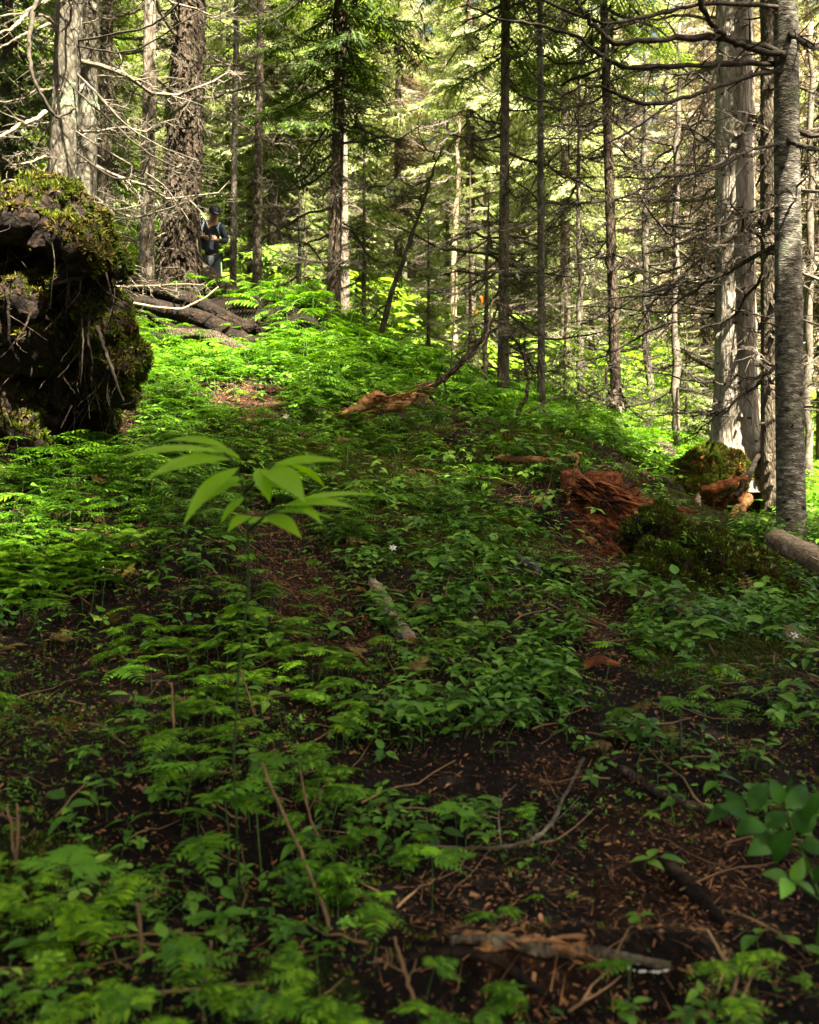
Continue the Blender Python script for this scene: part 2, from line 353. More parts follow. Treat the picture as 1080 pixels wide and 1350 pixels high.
M['litter_pale'] = plain('pale_litter', (0.36, 0.17, 0.07), 0.8, 0.5, 9, island=0.75, col2=(0.05, 0.018, 0.009))
M['ribbon'] = plain('orange_ribbon', (0.9, 0.16, 0.01), 0.5, 0.05)

def ground_mat():
    m, t, N, L = newmat('forest_floor')
    tc = N.new('ShaderNodeTexCoord')
    def noise(s, d=6, r=0.6):
        n = N.new('ShaderNodeTexNoise'); n.inputs['Scale'].default_value = s; n.inputs['Detail'].default_value = d; n.inputs['Roughness'].default_value = r
        L.new(tc.outputs['Object'], n.inputs['Vector']); return n
    a = noise(38, 8, 0.75); b = noise(2.1); c = noise(9, 6, 0.7)
    r = ramp(N, [(0.003, 0.002, 0.0015), (0.012, 0.006, 0.004), (0.08, 0.034, 0.015)], [0.40, 0.57, 0.76]); L.new(a.outputs['Fac'], r.inputs[0])
    rm = ramp(N, [(0.004, 0.005, 0.001), (0.02, 0.030, 0.004), (0.07, 0.095, 0.010)], [0.35, 0.52, 0.75]); L.new(a.outputs['Fac'], rm.inputs[0])
    rp = ramp(N, [(0.005, 0.003, 0.002), (0.035, 0.014, 0.007), (0.20, 0.08, 0.033)], [0.38, 0.56, 0.74]); L.new(a.outputs['Fac'], rp.inputs[0])
    at_ = N.new('ShaderNodeAttribute'); at_.attribute_name = 'cover'
    sx = N.new('ShaderNodeSeparateColor'); L.new(at_.outputs['Color'], sx.inputs[0])
    ad = N.new('ShaderNodeMath'); ad.operation = 'ADD'; L.new(sx.outputs[0], ad.inputs[0]); L.new(c.outputs['Fac'], ad.inputs[1])
    rr = ramp(N, [(0, 0, 0), (1, 1, 1)], [0.88, 1.02]); L.new(ad.outputs[0], rr.inputs[0])
    m1 = N.new('ShaderNodeMix'); m1.data_type = 'RGBA'; L.new(rr.outputs[0], m1.inputs[0]); L.new(r.outputs[0], m1.inputs[6]); L.new(rm.outputs[0], m1.inputs[7])
    ad2 = N.new('ShaderNodeMath'); ad2.operation = 'ADD'; L.new(sx.outputs[1], ad2.inputs[0]); L.new(c.outputs['Fac'], ad2.inputs[1])
    r2 = ramp(N, [(0, 0, 0), (1, 1, 1)], [0.85, 1.1]); L.new(ad2.outputs[0], r2.inputs[0])
    m2 = N.new('ShaderNodeMix'); m2.data_type = 'RGBA'; L.new(r2.outputs[0], m2.inputs[0]); L.new(m1.outputs[2], m2.inputs[6]); L.new(rp.outputs[0], m2.inputs[7])
    p = N.new('ShaderNodeBsdfPrincipled'); p.inputs['Roughness'].default_value = 0.9; p.inputs['Specular IOR Level'].default_value = 0.15
    L.new(m2.outputs[2], p.inputs['Base Color'])
    bp = N.new('ShaderNodeBump'); bp.inputs['Strength'].default_value = 0.9; bp.inputs['Distance'].default_value = 0.03
    L.new(a.outputs['Fac'], bp.inputs['Height']); L.new(bp.outputs[0], p.inputs['Normal'])
    o = N.new('ShaderNodeOutputMaterial'); L.new(p.outputs[0], o.inputs[0])
    return m
M['ground'] = ground_mat()

# ------------------------------------------------------------------ what grows where (ellipses: px, py, rx, ry, on the photographed slope)
def proj(x, y, z):
    Y = np.maximum(y, 0.3)
    return 540+x/Y*F, 675-(z-CZ)/Y*F
def zone(px, py, lst):
    m = np.zeros_like(px)
    for cx, cy_, rx, ry in lst:
        m = np.maximum(m, np.clip(1.6-1.6*(((px-cx)/rx)**2+((py-cy_)/ry)**2), 0, 1))
    return m
BARE = [(330, 535, 70, 40), (410, 790, 75, 75), (375, 735, 65, 45), (450, 840, 60, 40), (790, 700, 60, 95), (800, 840, 40, 70),
        (890, 1155, 220, 80), (930, 1240, 260, 100), (760, 1290, 240, 90), (640, 1190, 120, 60), (730, 1020, 70, 30), (330, 640, 45, 18),
        (345, 690, 60, 18), (700, 655, 70, 22), (100, 560, 110, 30)]
REDDUFF = [(330, 535, 75, 35), (400, 780, 60, 60), (790, 760, 55, 130), (880, 1100, 140, 60), (730, 1020, 60, 30), (720, 1280, 120, 80), (900, 1180, 200, 70)]
MOSSY = [(560, 640, 170, 60), (900, 720, 140, 90), (940, 600, 80, 60), (620, 720, 120, 40), (450, 600, 130, 60), (700, 600, 90, 40), (400, 1310, 90, 50),
         (60, 1150, 120, 60), (940, 850, 160, 60)]
BROAD = [(700, 830, 190, 110), (900, 900, 200, 130), (700, 950, 180, 70), (620, 780, 100, 60), (930, 820, 160, 40), (800, 1000, 240, 50), (560, 960, 120, 60), (500, 860, 90, 60), (960, 960, 130, 60)]
EXCL = [(945, 665, 85, 55), (935, 760, 120, 62), (805, 690, 75, 80), (220, 418, 140, 44), (300, 450, 70, 36), (300, 382, 90, 22)]
DARKGAP = [(340, 1250, 140, 60), (60, 1320, 110, 40), (110, 1010, 150, 150), (290, 1170, 150, 80), (370, 960, 70, 60), (260, 1300, 190, 60), (480, 1310, 90, 60), (40, 1060, 80, 50), (60, 950, 80, 90), (200, 1120, 170, 60), (90, 860, 90, 40), (150, 1180, 150, 60), (600, 1220, 90, 60)]

# ------------------------------------------------------------------ the ground
def build_ground():
    xs = np.concatenate([-np.geomspace(3.2, 95, 70)[::-1], np.linspace(-3.1, 3.1, 260), np.geomspace(3.2, 95, 70)])
    ys = np.concatenate([np.linspace(-30, 0.8, 36), np.linspace(0.9, 8.0, 330), np.geomspace(8.05, 170, 230)])
    X, Y = np.meshgrid(xs, ys); sh = X.shape
    x, y = X.ravel(), Y.ravel(); z = H(x, y)
    nx, ny = len(xs), len(ys)
    i = np.arange(ny-1)[:, None]*nx+np.arange(nx-1)[None]
    Q = np.stack([i, i+1, i+nx+1, i+nx], -1).reshape(-1, 4)
    me = mesh('ground', np.stack([x, y, z], -1), [Q], [M['ground']], smooth=True)
    px, py = proj(x, y, z); inn = (y > 1.0)
    moss = np.clip(zone(px, py, MOSSY)*inn+0.22*fbm(x*1.1, y*1.1, 0, 44, 3)+0.30, 0, 1)*np.where(zone(px, py, BARE)*inn > .4, 0.4, 1)
    red = np.clip(zone(px, py, REDDUFF)*inn+0.15*fbm(x*1.4, y*1.4, 0, 45, 3), 0, 1)
    ca = me.color_attributes.new('cover', 'FLOAT_COLOR', 'POINT')
    ca.data.foreach_set('color', np.stack([moss*0.6, red*0.6, 0*red, 1+0*red], -1).astype(np.float32).ravel())
    o = link('ground', me); o['kind'] = 'structure'
build_ground()

# ------------------------------------------------------------------ plant templates
def leaf(Lf, W, curl=0.3, fold=0.15, n=6, shape='ovate', x0=0.0, wave=0.0):
    t = np.linspace(0, 1, n+1)
    if shape == 'ovate': wd = np.sin(PI*t**0.75)**0.9*(1-0.15*t)
    elif shape == 'lance': wd = np.sin(PI*t**0.8)**1.1
    elif shape == 'round': wd = np.sqrt(np.clip(1-(2*t-1)**2, 0, 1))
    elif shape == 'lobed': wd = np.sin(PI*t**0.8)*(1+0.55*np.where(np.arange(n+1) % 2 == 0, -1, 1)*np.clip(1-t, 0.2, 1))
    wd = wd*W/2
    x = x0+Lf*t; z = -curl*Lf*t**2+wave*Lf*np.sin(6*t)
    V = np.concatenate([np.stack([x, wd, z+fold*wd], -1), np.stack([x, 0*x, z], -1), np.stack([x, -wd, z+fold*wd], -1)])
    k = n+1; i = np.arange(n)
    Q = np.concatenate([np.stack([i, k+i, k+i+1, i+1], -1), np.stack([k+i, 2*k+i, 2*k+i+1, k+i+1], -1)])
    return (V, [(Q, 0)])
def rotz(T, a, loc=(0, 0, 0), s=1, pitch=0, roll=0):
    mb = MB(); mb.addT(T, mat4(np.array([loc]), a, pitch, roll, s)); return mb.T()
def division(mb, Lc, npair, ang, org, hi, droop=0.25, r=None):
    """one pinnate division of a fern frond"""
    ca, sa = math.cos(ang), math.sin(ang)
    for i in range(npair):
        t = 0.10+0.86*i/npair
        lp = Lc*0.42*(1-t)**0.75*(0.75 if i == 0 else 1)+Lc*0.035
        for sgn in (1, -1):
            px_, pz = Lc*t, -droop*Lc*t*t
            T = leaf(lp, lp*0.36, 0.22, 0.1, 8 if hi else 2, 'lobed' if hi else 'lance')
            yaw = ang+sgn*(PI/2-0.32-0.35*t)
            mb.addT(T, mat4(np.array([[org[0]+ca*px_, org[1]+sa*px_, org[2]+pz]]), yaw, r.uniform(-.12, .12), r.uniform(-.15, .15)))
    T = leaf(Lc*0.12, Lc*0.04, 0.2, 0.1, 4 if hi else 2, 'lance')
    mb.addT(T, mat4(np.array([[org[0]+ca*Lc*.93, org[1]+sa*Lc*.93, org[2]-droop*Lc*.87]]), ang))
    t = np.linspace(0, 1, 4)
    V, Fq = tube(np.stack([org[0]+ca*Lc*t, org[1]+sa*Lc*t, org[2]-droop*Lc*t*t], -1), Lc*0.008*(1.1-t), 3, False)
    mb.add(V, Fq, 1)
def oak_fern(seed, hi=True, stalk=0.16, size=0.16):
    r = np.random.default_rng(seed); mb = MB()
    lean = r.uniform(-.03, .03, 2)
    t = np.linspace(0, 1, 4)
    top = np.array([lean[0], lean[1], stalk])
    V, Fq = tube(np.stack([top[0]*t**2, top[1]*t**2, stalk*t], -1), size*0.009, 3, False); mb.add(V, Fq, 1)
    division(mb, size, 8 if hi else 6, 0.0, top, hi, 0.22, r)
    for s in (1, -1):
        division(mb, size*0.72, 7 if hi else 5, s*(1.05+r.uniform(-.1, .1)), top+np.array([0.004, 0, 0]), hi, 0.3, r)
    return mb.T()
def lady_fern(seed, hi=True, Lc=0.34):
    """one long arching frond"""
    r = np.random.default_rng(seed); mb = MB(); n = 15 if hi else 10
    t = np.linspace(0, 1, 10)
    P_ = np.stack([Lc*(0.25*t+0.75*t**1.4), 0*t, Lc*(0.85*t-0.78*t**2)], -1)
    V, Fq = tube(P_, Lc*0.010*(1.1-t), 3, False); mb.add(V, Fq, 1)
    for i in range(n):
        tt = 0.24+0.74*i/n
        c = np.array([np.interp(tt, t, P_[:, k]) for k in range(3)])
        lp = Lc*0.30*math.sin(PI*(0.22+0.76*(tt-.24)/.76))**0.8
        for s in (1, -1):
            if hi:
                m2 = MB(); k2 = 5
                for j in range(k2):
                    u = 0.08+0.85*j/k2; l2 = lp*0.30*(1-u)**.6+lp*0.06
                    for s2 in (1, -1):
                        m2.addT(leaf(l2, l2*0.5, 0.2, 0.1, 3, 'lance'), mat4(np.array([[lp*u, 0, -0.25*lp*u*u]]), s2*1.15, 0))
                T = m2.T()
            else: T = leaf(lp, lp*0.28, 0.25, 0.1, 3, 'lance')
            mb.addT(T, mat4(c[None], s*(PI/2-0.28), r.uniform(-.1, .1)-0.1))
    return mb.T()
def whorl(seed, n=5, Lf=0.045, W=0.026, h=0.07, shape='ovate', mat=0):
    r = np.random.default_rng(seed); mb = MB()
    V, Fq = tube([[0, 0, 0], [0, 0, h*.5], [0, 0, h]], 0.0012, 3, False); mb.add(V, Fq, 1)
    for i in range(n):
        s = r.uniform(.8, 1.1)
        mb.addT(leaf(Lf*s, W*s, r.uniform(.1, .4), .2, 5, shape, 0.004), mat4(np.array([[0, 0, h]]), 2*PI*i/n+r.uniform(-.25, .25), r.uniform(-.1, .35)))
    return mb.T()
def stalk_leaves(seed, n=6, Lf=0.07, W=0.035, h=0.18, shape='ovate', lean=0.08):
    r = np.random.default_rng(seed); mb = MB(); t = np.linspace(0, 1, 6)
    P_ = np.stack([lean*t**2, 0*t, h*t], -1)
    V, Fq = tube(P_, 0.0022*(1.2-t), 4, False); mb.add(V, Fq, 1)
    for i in range(n):
        tt = 0.35+0.65*(i+.5)/n
        c = [lean*tt**2, 0, h*tt]; s = r.uniform(.75, 1.1)
        mb.addT(leaf(Lf*s, W*s, r.uniform(.15, .45), .2, 6, shape, 0.006), mat4(np.array([c]), i*2.4+r.uniform(-.3, .3), r.uniform(0, .4)))
    return mb.T()
def maple_leaf(seed, size=0.05, h=0.09):
    """lobed leaf on a stalk"""
    r = np.random.default_rng(seed); mb = MB()
    V, Fq = tube([[0, 0, 0], [0, 0, h*.6], [0.006, 0, h]], 0.0012, 3, False); mb.add(V, Fq, 1)
    lob = [(0, 1), (0.85, .88), (-.85, .88), (1.75, .55), (-1.75, .55)]
    N_ = 60; th = np.linspace(-PI, PI, N_, endpoint=False)
    rad = np.full(N_, 0.25)
    for a, l in lob:
        d = np.abs((th-a+PI) % (2*PI)-PI); rad = np.maximum(rad, l*np.exp(-(d/0.42)**1.6))
    rad *= 1+0.07*np.where(np.arange(N_) % 2 == 0, 1, -1)
    rad = rad*size*0.62
    V = [[0.006, 0, h]]
    for f in (0.5, 1.0):
        for a, q in zip(th, rad): V.append([0.006+math.cos(a)*q*f, math.sin(a)*q*f, h-0.25*(q*f)**2/size-0.04*size*math.cos(5*a)*f])
    i = np.arange(N_); j = (i+1) % N_
    mb.add(V, [np.stack([0*i, 1+i, 1+j], -1), np.stack([1+i, 1+N_+i, 1+N_+j, 1+j], -1)], 0)
    return mb.T()
def trefoil(seed, h=0.10, L_=0.05):
    mb = MB(); r = np.random.default_rng(seed)
    V, Fq = tube([[0, 0, 0], [0, 0, h*.5], [0, 0, h]], 0.0012, 3, False); mb.add(V, Fq, 1)
    for a in (0, 2.1, -2.1): mb.addT(leaf(L_, L_*.8, .2, .15, 6, 'round', .006), mat4(np.array([[0, 0, h]]), a+r.uniform(-.15, .15), r.uniform(-.05, .15)))
    return mb.T()
def sprig(seed):
    """tiny mossy sprig, a few short leaflets"""
    r = np.random.default_rng(seed); mb = MB()
    for i in range(7):
        l = r.uniform(.012, .028)
        mb.addT(leaf(l, l*.34, .3, .1, 2, 'lance'), mat4(np.array([[0, 0, 0.002]]), r.uniform(0, 2*PI), r.uniform(.1, 1.1)))
    return mb.T()
def moss_tuft(seed, n=10, l0=.012):
    r = np.random.default_rng(seed); V = []; Fq = []
    for i in range(n):
        a = r.uniform(0, 2*PI); p = r.uniform(-.01, .01, 2); l = r.uniform(.6, 1.4)*l0; lean = r.uniform(.2, .9)
        d = np.array([math.cos(a), math.sin(a)]); s = np.array([-d[1], d[0]])*l*.17
        b = len(V)
        V += [[*(p-s), 0], [*(p+s), 0], [*(p+d*l*lean), l]]
        Fq.append([b, b+1, b+2])
    return (np.array(V), [(np.array(Fq), 0)])

FERN_HI = [oak_fern(s, True, st, sz) for s, st, sz in ((1, .15, .15), (2, .20, .17), (3, .11, .12), (4, .17, .14))]
FERN_LO = [oak_fern(s, False, st, sz) for s, st, sz in ((5, .15, .16), (6, .2, .18), (7, .12, .13))]
LADY_HI = [lady_fern(8, True, .30), lady_fern(9, True, .36)]
LADY_LO = [lady_fern(10, False, .34)]
BL = [whorl(11), whorl(12, 6, .05, .028, .08), whorl(13, 4, .06, .04, .09), stalk_leaves(14), stalk_leaves(15, 7, .06, .03, .16),
      maple_leaf(16), maple_leaf(17, .065, .11), maple_leaf(18, .04, .07), trefoil(19), trefoil(20, .07, .04), stalk_leaves(21, 4, .09, .05, .14)]
SPR = [sprig(30), sprig(31), sprig(32)]
MOSST = [moss_tuft(40), moss_tuft(41), moss_tuft(42, 12, .018)]

def candidates(n, y0, y1, umax=0.5, seed=1):
    r = np.random.default_rng(seed)
    y = np.sqrt(r.uniform(y0*y0, y1*y1, n)); x = r.uniform(-umax, umax, n)*y
    z = H(x, y); px, py = proj(x, y, z)
    return x, y, z, px, py, r
def scatter(name, label, cat, n, y0, y1, seed, temps, mats, dens, smin=.75, smax=1.25, tilt=.25, sink=.01, umax=.5, low=0.0):
    x, y, z, px, py, r = candidates(n, y0, y1, umax, seed)
    d = dens(x, y, px, py)*(1-.93*zone(px, py, EXCL)); k = r.uniform(0, 1, n) < d
    x, y, z = x[k], y[k], z[k]; m = len(x)
    nr = normal(x, y); nr = nr*0.25+np.array([0, 0, .75]); nr += r.normal(0, tilt*.5, (m, 3)); nr /= np.linalg.norm(nr, axis=1, keepdims=True)
    Ms = mat4(np.stack([x, y, z-sink], -1), r.uniform(0, 2*PI, m), 0, 0, r.uniform(smin, smax, m)*np.clip(.37+.07*y, .50, 1), nr)
    which = r.integers(0, len(temps), m); mb = MB()
    for i, T in enumerate(temps):
        if (which == i).any(): mb.addT(T, Ms[which == i])
    o = link(name, mb.me(name, mats)); o['kind'] = 'stuff'; o['label'] = label; o['category'] = cat
    return o
def patch(x, y, s, seed): return np.clip(0.5+0.9*fbm(x*s, y*s, 0, seed, 3), 0, 1)

fm_ = [M['fern'], M['stem']]
def d_fern(x, y, px, py):
    b = zone(px, py, BARE); br = zone(px, py, BROAD); dk = zone(px, py, DARKGAP); ms = zone(px, py, MOSSY)
    left = np.clip((640-px)/200, 0.12, 1)
    return (1-b*.97)*(1-br*.85)*(1-dk*.96)*(1-ms*.55)*left*np.clip(patch(x, y, 2.2, 61)*1.3-.15, 0, 1)
def d_broad(x, y, px, py):
    b = zone(px, py, BARE); br = zone(px, py, BROAD)
    right = np.clip((px-150)/400, 0.45, .8)
    return (1-b*.92)*np.maximum(br, right*.5)*patch(x, y, 2.8, 62)*1.2
def d_sprig(x, y, px, py):
    b = zone(px, py, BARE); return (1-b*.9)*patch(x, y, 2.0, 63)
scatter('oak_fern_bed', 'low green oak ferns covering the near slope', 'ferns', 5200, 1.35, 4.6, 101, FERN_HI, fm_, d_fern, .6, 1.25)
scatter('upper_fern_bed', 'green oak ferns covering the middle of the slope', 'ferns', 11000, 4.6, 10, 102, FERN_LO, fm_, d_fern, .7, 1.4)
scatter('arching_fern_bed', 'longer arching lady fern fronds among the oak ferns', 'ferns', 420, 1.9, 5.0, 103, LADY_HI, fm_, lambda x, y, px, py: d_fern(x, y, px, py)*.8, .6, 1.1)
scatter('broad_leaf_bed', 'small broad leaved plants carpeting the slope', 'plants', 22000, 1.4, 6.0, 104, BL, [M['leaf'], M['stem']], d_broad, .6, 1.3, .45)
scatter('upper_leaf_bed', 'small leafy plants higher up the slope', 'plants', 14000, 6.0, 12, 105, BL, [M['leaf'], M['stem']], lambda x, y, px, py: (1-zone(px, py, BARE)*.9)*patch(x, y, 2, 64)*.8, .7, 1.5, .4)
scatter('sprig_carpet', 'tiny leafy sprigs carpeting the moss', 'ground cover', 52000, 1.3, 8.5, 106, SPR, [M['leaf'], M['stem']], d_sprig, .6, 1.4, .5, .002)
scatter('moss_carpet', 'short moss covering the floor and mounds', 'moss', 90000, 1.3, 9.5, 107, MOSST, [M['moss']], lambda x, y, px, py: np.clip(zone(px, py, MOSSY)+patch(x, y, 1.8, 65)*.45, 0, 1)*(1-zone(px, py, BARE)*.92), .7, 1.5, .3, .001)
# the sunlit slope behind
def d_far(x, y, px, py): return patch(x, y, .7, 66)*.9+.1
scatter('hilltop_fern_bed', 'bright ferns covering the upper slope under the trees', 'ferns', 12000, 9.5, 19, 108, [FERN_LO[0], FERN_LO[1], LADY_LO[0]], [M['fern'], M['stem']], lambda x, y, px, py: d_far(x, y, px, py)*(1-.8*zone(px, py, BARE)), 1.0, 1.7, .3, .01, .55)
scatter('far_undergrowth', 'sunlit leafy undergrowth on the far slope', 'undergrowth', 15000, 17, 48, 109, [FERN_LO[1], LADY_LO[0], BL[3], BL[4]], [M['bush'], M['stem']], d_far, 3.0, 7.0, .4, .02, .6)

M['fern_old'] = leaf_mat('faded_frond', [(0.05, 0.025, 0.01), (0.16, 0.10, 0.02), (0.28, 0.26, 0.04)], trans=.25, rough=.6)
M['dead_leaf'] = leaf_mat('dead_leaf', [(0.02, 0.009, 0.005), (0.11, 0.045, 0.018), (0.32, 0.16, 0.07)], trans=.1, rough=.6, var=.8)
scatter('faded_frond_litter', 'yellowed and brown old fern fronds among the green ones', 'ferns', 700, 1.4, 8, 120, [FERN_LO[0], FERN_HI[1], LADY_LO[0]], [M['fern_old'], M['stem_dry']], lambda x, y, px, py: patch(x, y, 2, 68)*.8, .5, 1.1, .7, .06)
scatter('dead_leaf_litter', 'curled brown dead leaves lying on the floor', 'litter', 9000, 1.3, 8, 121, [leaf(.035, .018, .6, .5, 4, 'ovate'), leaf(.026, .016, -.5, .4, 4, 'round'), leaf(.05, .015, .5, -.4, 4, 'lance')], [M['dead_leaf']], lambda x, y, px, py: np.clip(.35+zone(px, py, BARE), 0, 1), .6, 1.4, .6, -.004)
# litter: bark chips, leaves, needles
def litter(name, label, n, y0, y1, seed, dens, mats, lo, hi):
    x, y, z, px, py, r = candidates(n, y0, y1, .5, seed)
    k = r.uniform(0, 1, n) < dens(x, y, px, py); x, y, z = x[k], y[k], z[k]; m = len(x)
    l = r.uniform(lo, hi, m)*r.uniform(.4, 1, m); wd = l*r.uniform(.08, .6, m); th = np.minimum(l*.08, .003)
    B = np.array([[-.5, -.3, 0], [-.35, .5, 0], [.5, .3, .0], [.4, -.5, 0], [0, 0, 1.0]])
    V = B[None]*np.stack([l, wd, th*3], -1)[:, None]
    Ms = mat4(np.stack([x, y, z+.004], -1), r.uniform(0, 2*PI, m), r.normal(0, .25, m), r.normal(0, .3, m), 1, normal(x, y))
    W = np.einsum('nij,nvj->nvi', Ms[:, :3, :3], V)+Ms[:, None, :3, 3]
    T = np.array([[0, 1, 4], [1, 2, 4], [2, 3, 4], [3, 0, 4]]); Fq = (T[None]+(np.arange(m)*5)[:, None, None]).reshape(-1, 3)
    me = mesh(name, W.reshape(-1, 3), [Fq], mats)
    o = link(name, me); o['kind'] = 'stuff'; o['label'] = label; o['category'] = 'litter'
d_l = lambda x, y, px, py: np.clip(.35+zone(px, py, BARE), 0, 1)
litter('bark_litter', 'brown bark chips and dead leaves strewn over the floor', 230000, 1.2, 9, 201, lambda x, y, px, py: np.clip(.5+zone(px, py, BARE), 0, 1), [M['litter']], .004, .022)
litter('rust_litter', 'rust coloured wood crumbs on the bare earth', 45000, 1.2, 9, 202, lambda x, y, px, py: np.clip(.05+zone(px, py, REDDUFF), 0, 1), [M['litter_pale']], .004, .022)
def needles(n, y0, y1, seed):
    x, y, z, px, py, r = candidates(n, y0, y1, .5, seed)
    k = r.uniform(0, 1, n) < np.clip(.2+zone(px, py, BARE), 0, 1); x, y, z = x[k], y[k], z[k]; m = len(x)
    l = r.uniform(.02, .09, m); a = r.uniform(0, PI, m); wd = .0011+0*l
    c, s = np.cos(a), np.sin(a)
    zz = r.uniform(.003, .012, m)
    V = np.stack([np.stack([x-c*l/2-s*wd, y-s*l/2+c*wd, z+.003], -1), np.stack([x-c*l/2+s*wd, y-s*l/2-c*wd, z+.003], -1), np.stack([x+c*l/2, y+s*l/2, H(x+c*l/2, y+s*l/2)+zz], -1)], 1)
    me = mesh('twig_litter', V.reshape(-1, 3), [np.arange(m*3).reshape(-1, 3)], [M['litter_pale']])
    o = link('twig_litter', me); o['kind'] = 'stuff'; o['label'] = 'fine dry twigs and needles scattered on the floor'; o['category'] = 'litter'
needles(30000, 1.2, 8, 203)

def loose_twigs(n):
    x, y, z, px, py, r = candidates(n, 1.5, 10, .45, 204); mb = MB()
    for i in range(n):
        a = r.uniform(0, PI); l = r.uniform(.05, .35); t = np.linspace(-.5, .5, 6); X = x[i]+math.cos(a)*l*t+r.normal(0, .014*l, 6); Y_ = y[i]+math.sin(a)*l*t+r.normal(0, .014*l, 6)
        V, Fq = tube(np.stack([X, Y_, H(X, Y_)+.006+r.uniform(0, .02)], -1), np.linspace(1, .4, 6)*r.uniform(.0012, .0045), 4, False); mb.add(V, Fq)
    o = link('loose_twig', mb.me('loose_twig', [M['stem_dry'], M['stem_dry']])); o['kind'] = 'stuff'; o['label'] = 'small fallen twigs strewn over the slope'; o['category'] = 'litter'
loose_twigs(800)
# ------------------------------------------------------------------ conifer limbs
def dead_branch(seed, L_=1.5, droop=.35, up=.25, dens=1.0, r0=.013):
    r = np.random.default_rng(seed); mb = MB(); n = 9; t = np.linspace(0, 1, n)
    side = r.uniform(-.25, .25)
    w_ = np.cumsum(r.normal(0, .026, (n, 3)), 0)*L_; w_[0] = 0
    Pm = np.stack([L_*(t-.1*t**2), L_*side*t**2, L_*(-droop*t+up*t**3)], -1)+w_
    rr = r0*(1-t)**.8+.0022
    V, Fq = tube(Pm, rr, 5, False); mb.add(V, Fq)
    def sub(P0, d, l, rad, depth):
        k = 5 if depth == 0 else 4; u = np.linspace(0, 1, k)
        bend = r.normal(0, .22, 3); bend[2] -= .28 if r.random() < .7 else -.3
        Q = P0+l*(u[:, None]*d+u[:, None]**2*bend)+np.cumsum(r.normal(0, .035*l, (k, 3)), 0)*(u[:, None] > 0)
        V, Fq = tube(Q, rad*(1-u)*.8+.0012, 3, False); mb.add(V, Fq)
        if depth < 1:
            for q in range(int(r.integers(2, 6))):
                uu = r.uniform(.2, .95); c = np.array([np.interp(uu, u, Q[:, a]) for a in range(3)])
                dd = d*.6+r.normal(0, .6, 3); dd /= np.linalg.norm(dd); sub(c, dd, l*r.uniform(.25, .55), rad*.55, depth+1)
    m = int(19*dens)
    for i in range(m):
        tt = r.uniform(.12, .97); c = np.array([np.interp(tt, t, Pm[:, a]) for a in range(3)])
        s = 1 if i % 2 else -1; a = s*r.uniform(.6, 1.25)
        d = np.array([math.cos(a), math.sin(a), r.uniform(-.45, .25)]); d /= np.linalg.norm(d)
        sub(c, d, L_*r.uniform(.12, .42)*(1-.55*tt), .0045*(1-tt)+.0018, 0)
    return mb
DEAD = []
for s in range(10):
    mb = dead_branch(300+s, 1.0, [.1, .35, .55, .2, .4][s % 5], [.05, .3, .45, -.2, .2][s % 5], [1, 1.3, .8][s % 3])
    DEAD.append(mb)
DEAD_ME = {}
def dead_me(i, mk):
    if (i, mk) not in DEAD_ME: DEAD_ME[(i, mk)] = DEAD[i].me('branch', [M[mk]])
    return DEAD_ME[(i, mk)]
DEAD_LO = []
for s in range(4):
    r_ = np.random.default_rng(900+s); mb = MB()
    for i in range(1):
        t = np.linspace(0, 1, 5); Pm = np.stack([t, .2*r_.uniform(-1, 1)*t**2, -.35*t+.3*t**3*r_.uniform(0, 1)], -1)
        V, Fq = tube(Pm, .014*(1-t)+.004, 3, False); mb.add(V, Fq)
        for q in range(14):
            tt = r_.uniform(.15, .95); c = np.array([np.interp(tt, t, Pm[:, a]) for a in range(3)]); a = r_.choice([-1, 1])*r_.uniform(.5, 1.2); l = r_.uniform(.12, .4)*(1.1-tt)
            e = c+l*np.array([math.cos(a), math.sin(a), r_.uniform(-.7, .1)]); V, Fq = tube([c, (c+e)/2+r_.normal(0, .03, 3), e], [.006, .005, .003], 3, False); mb.add(V, Fq)
    DEAD_LO.append(mb.T())

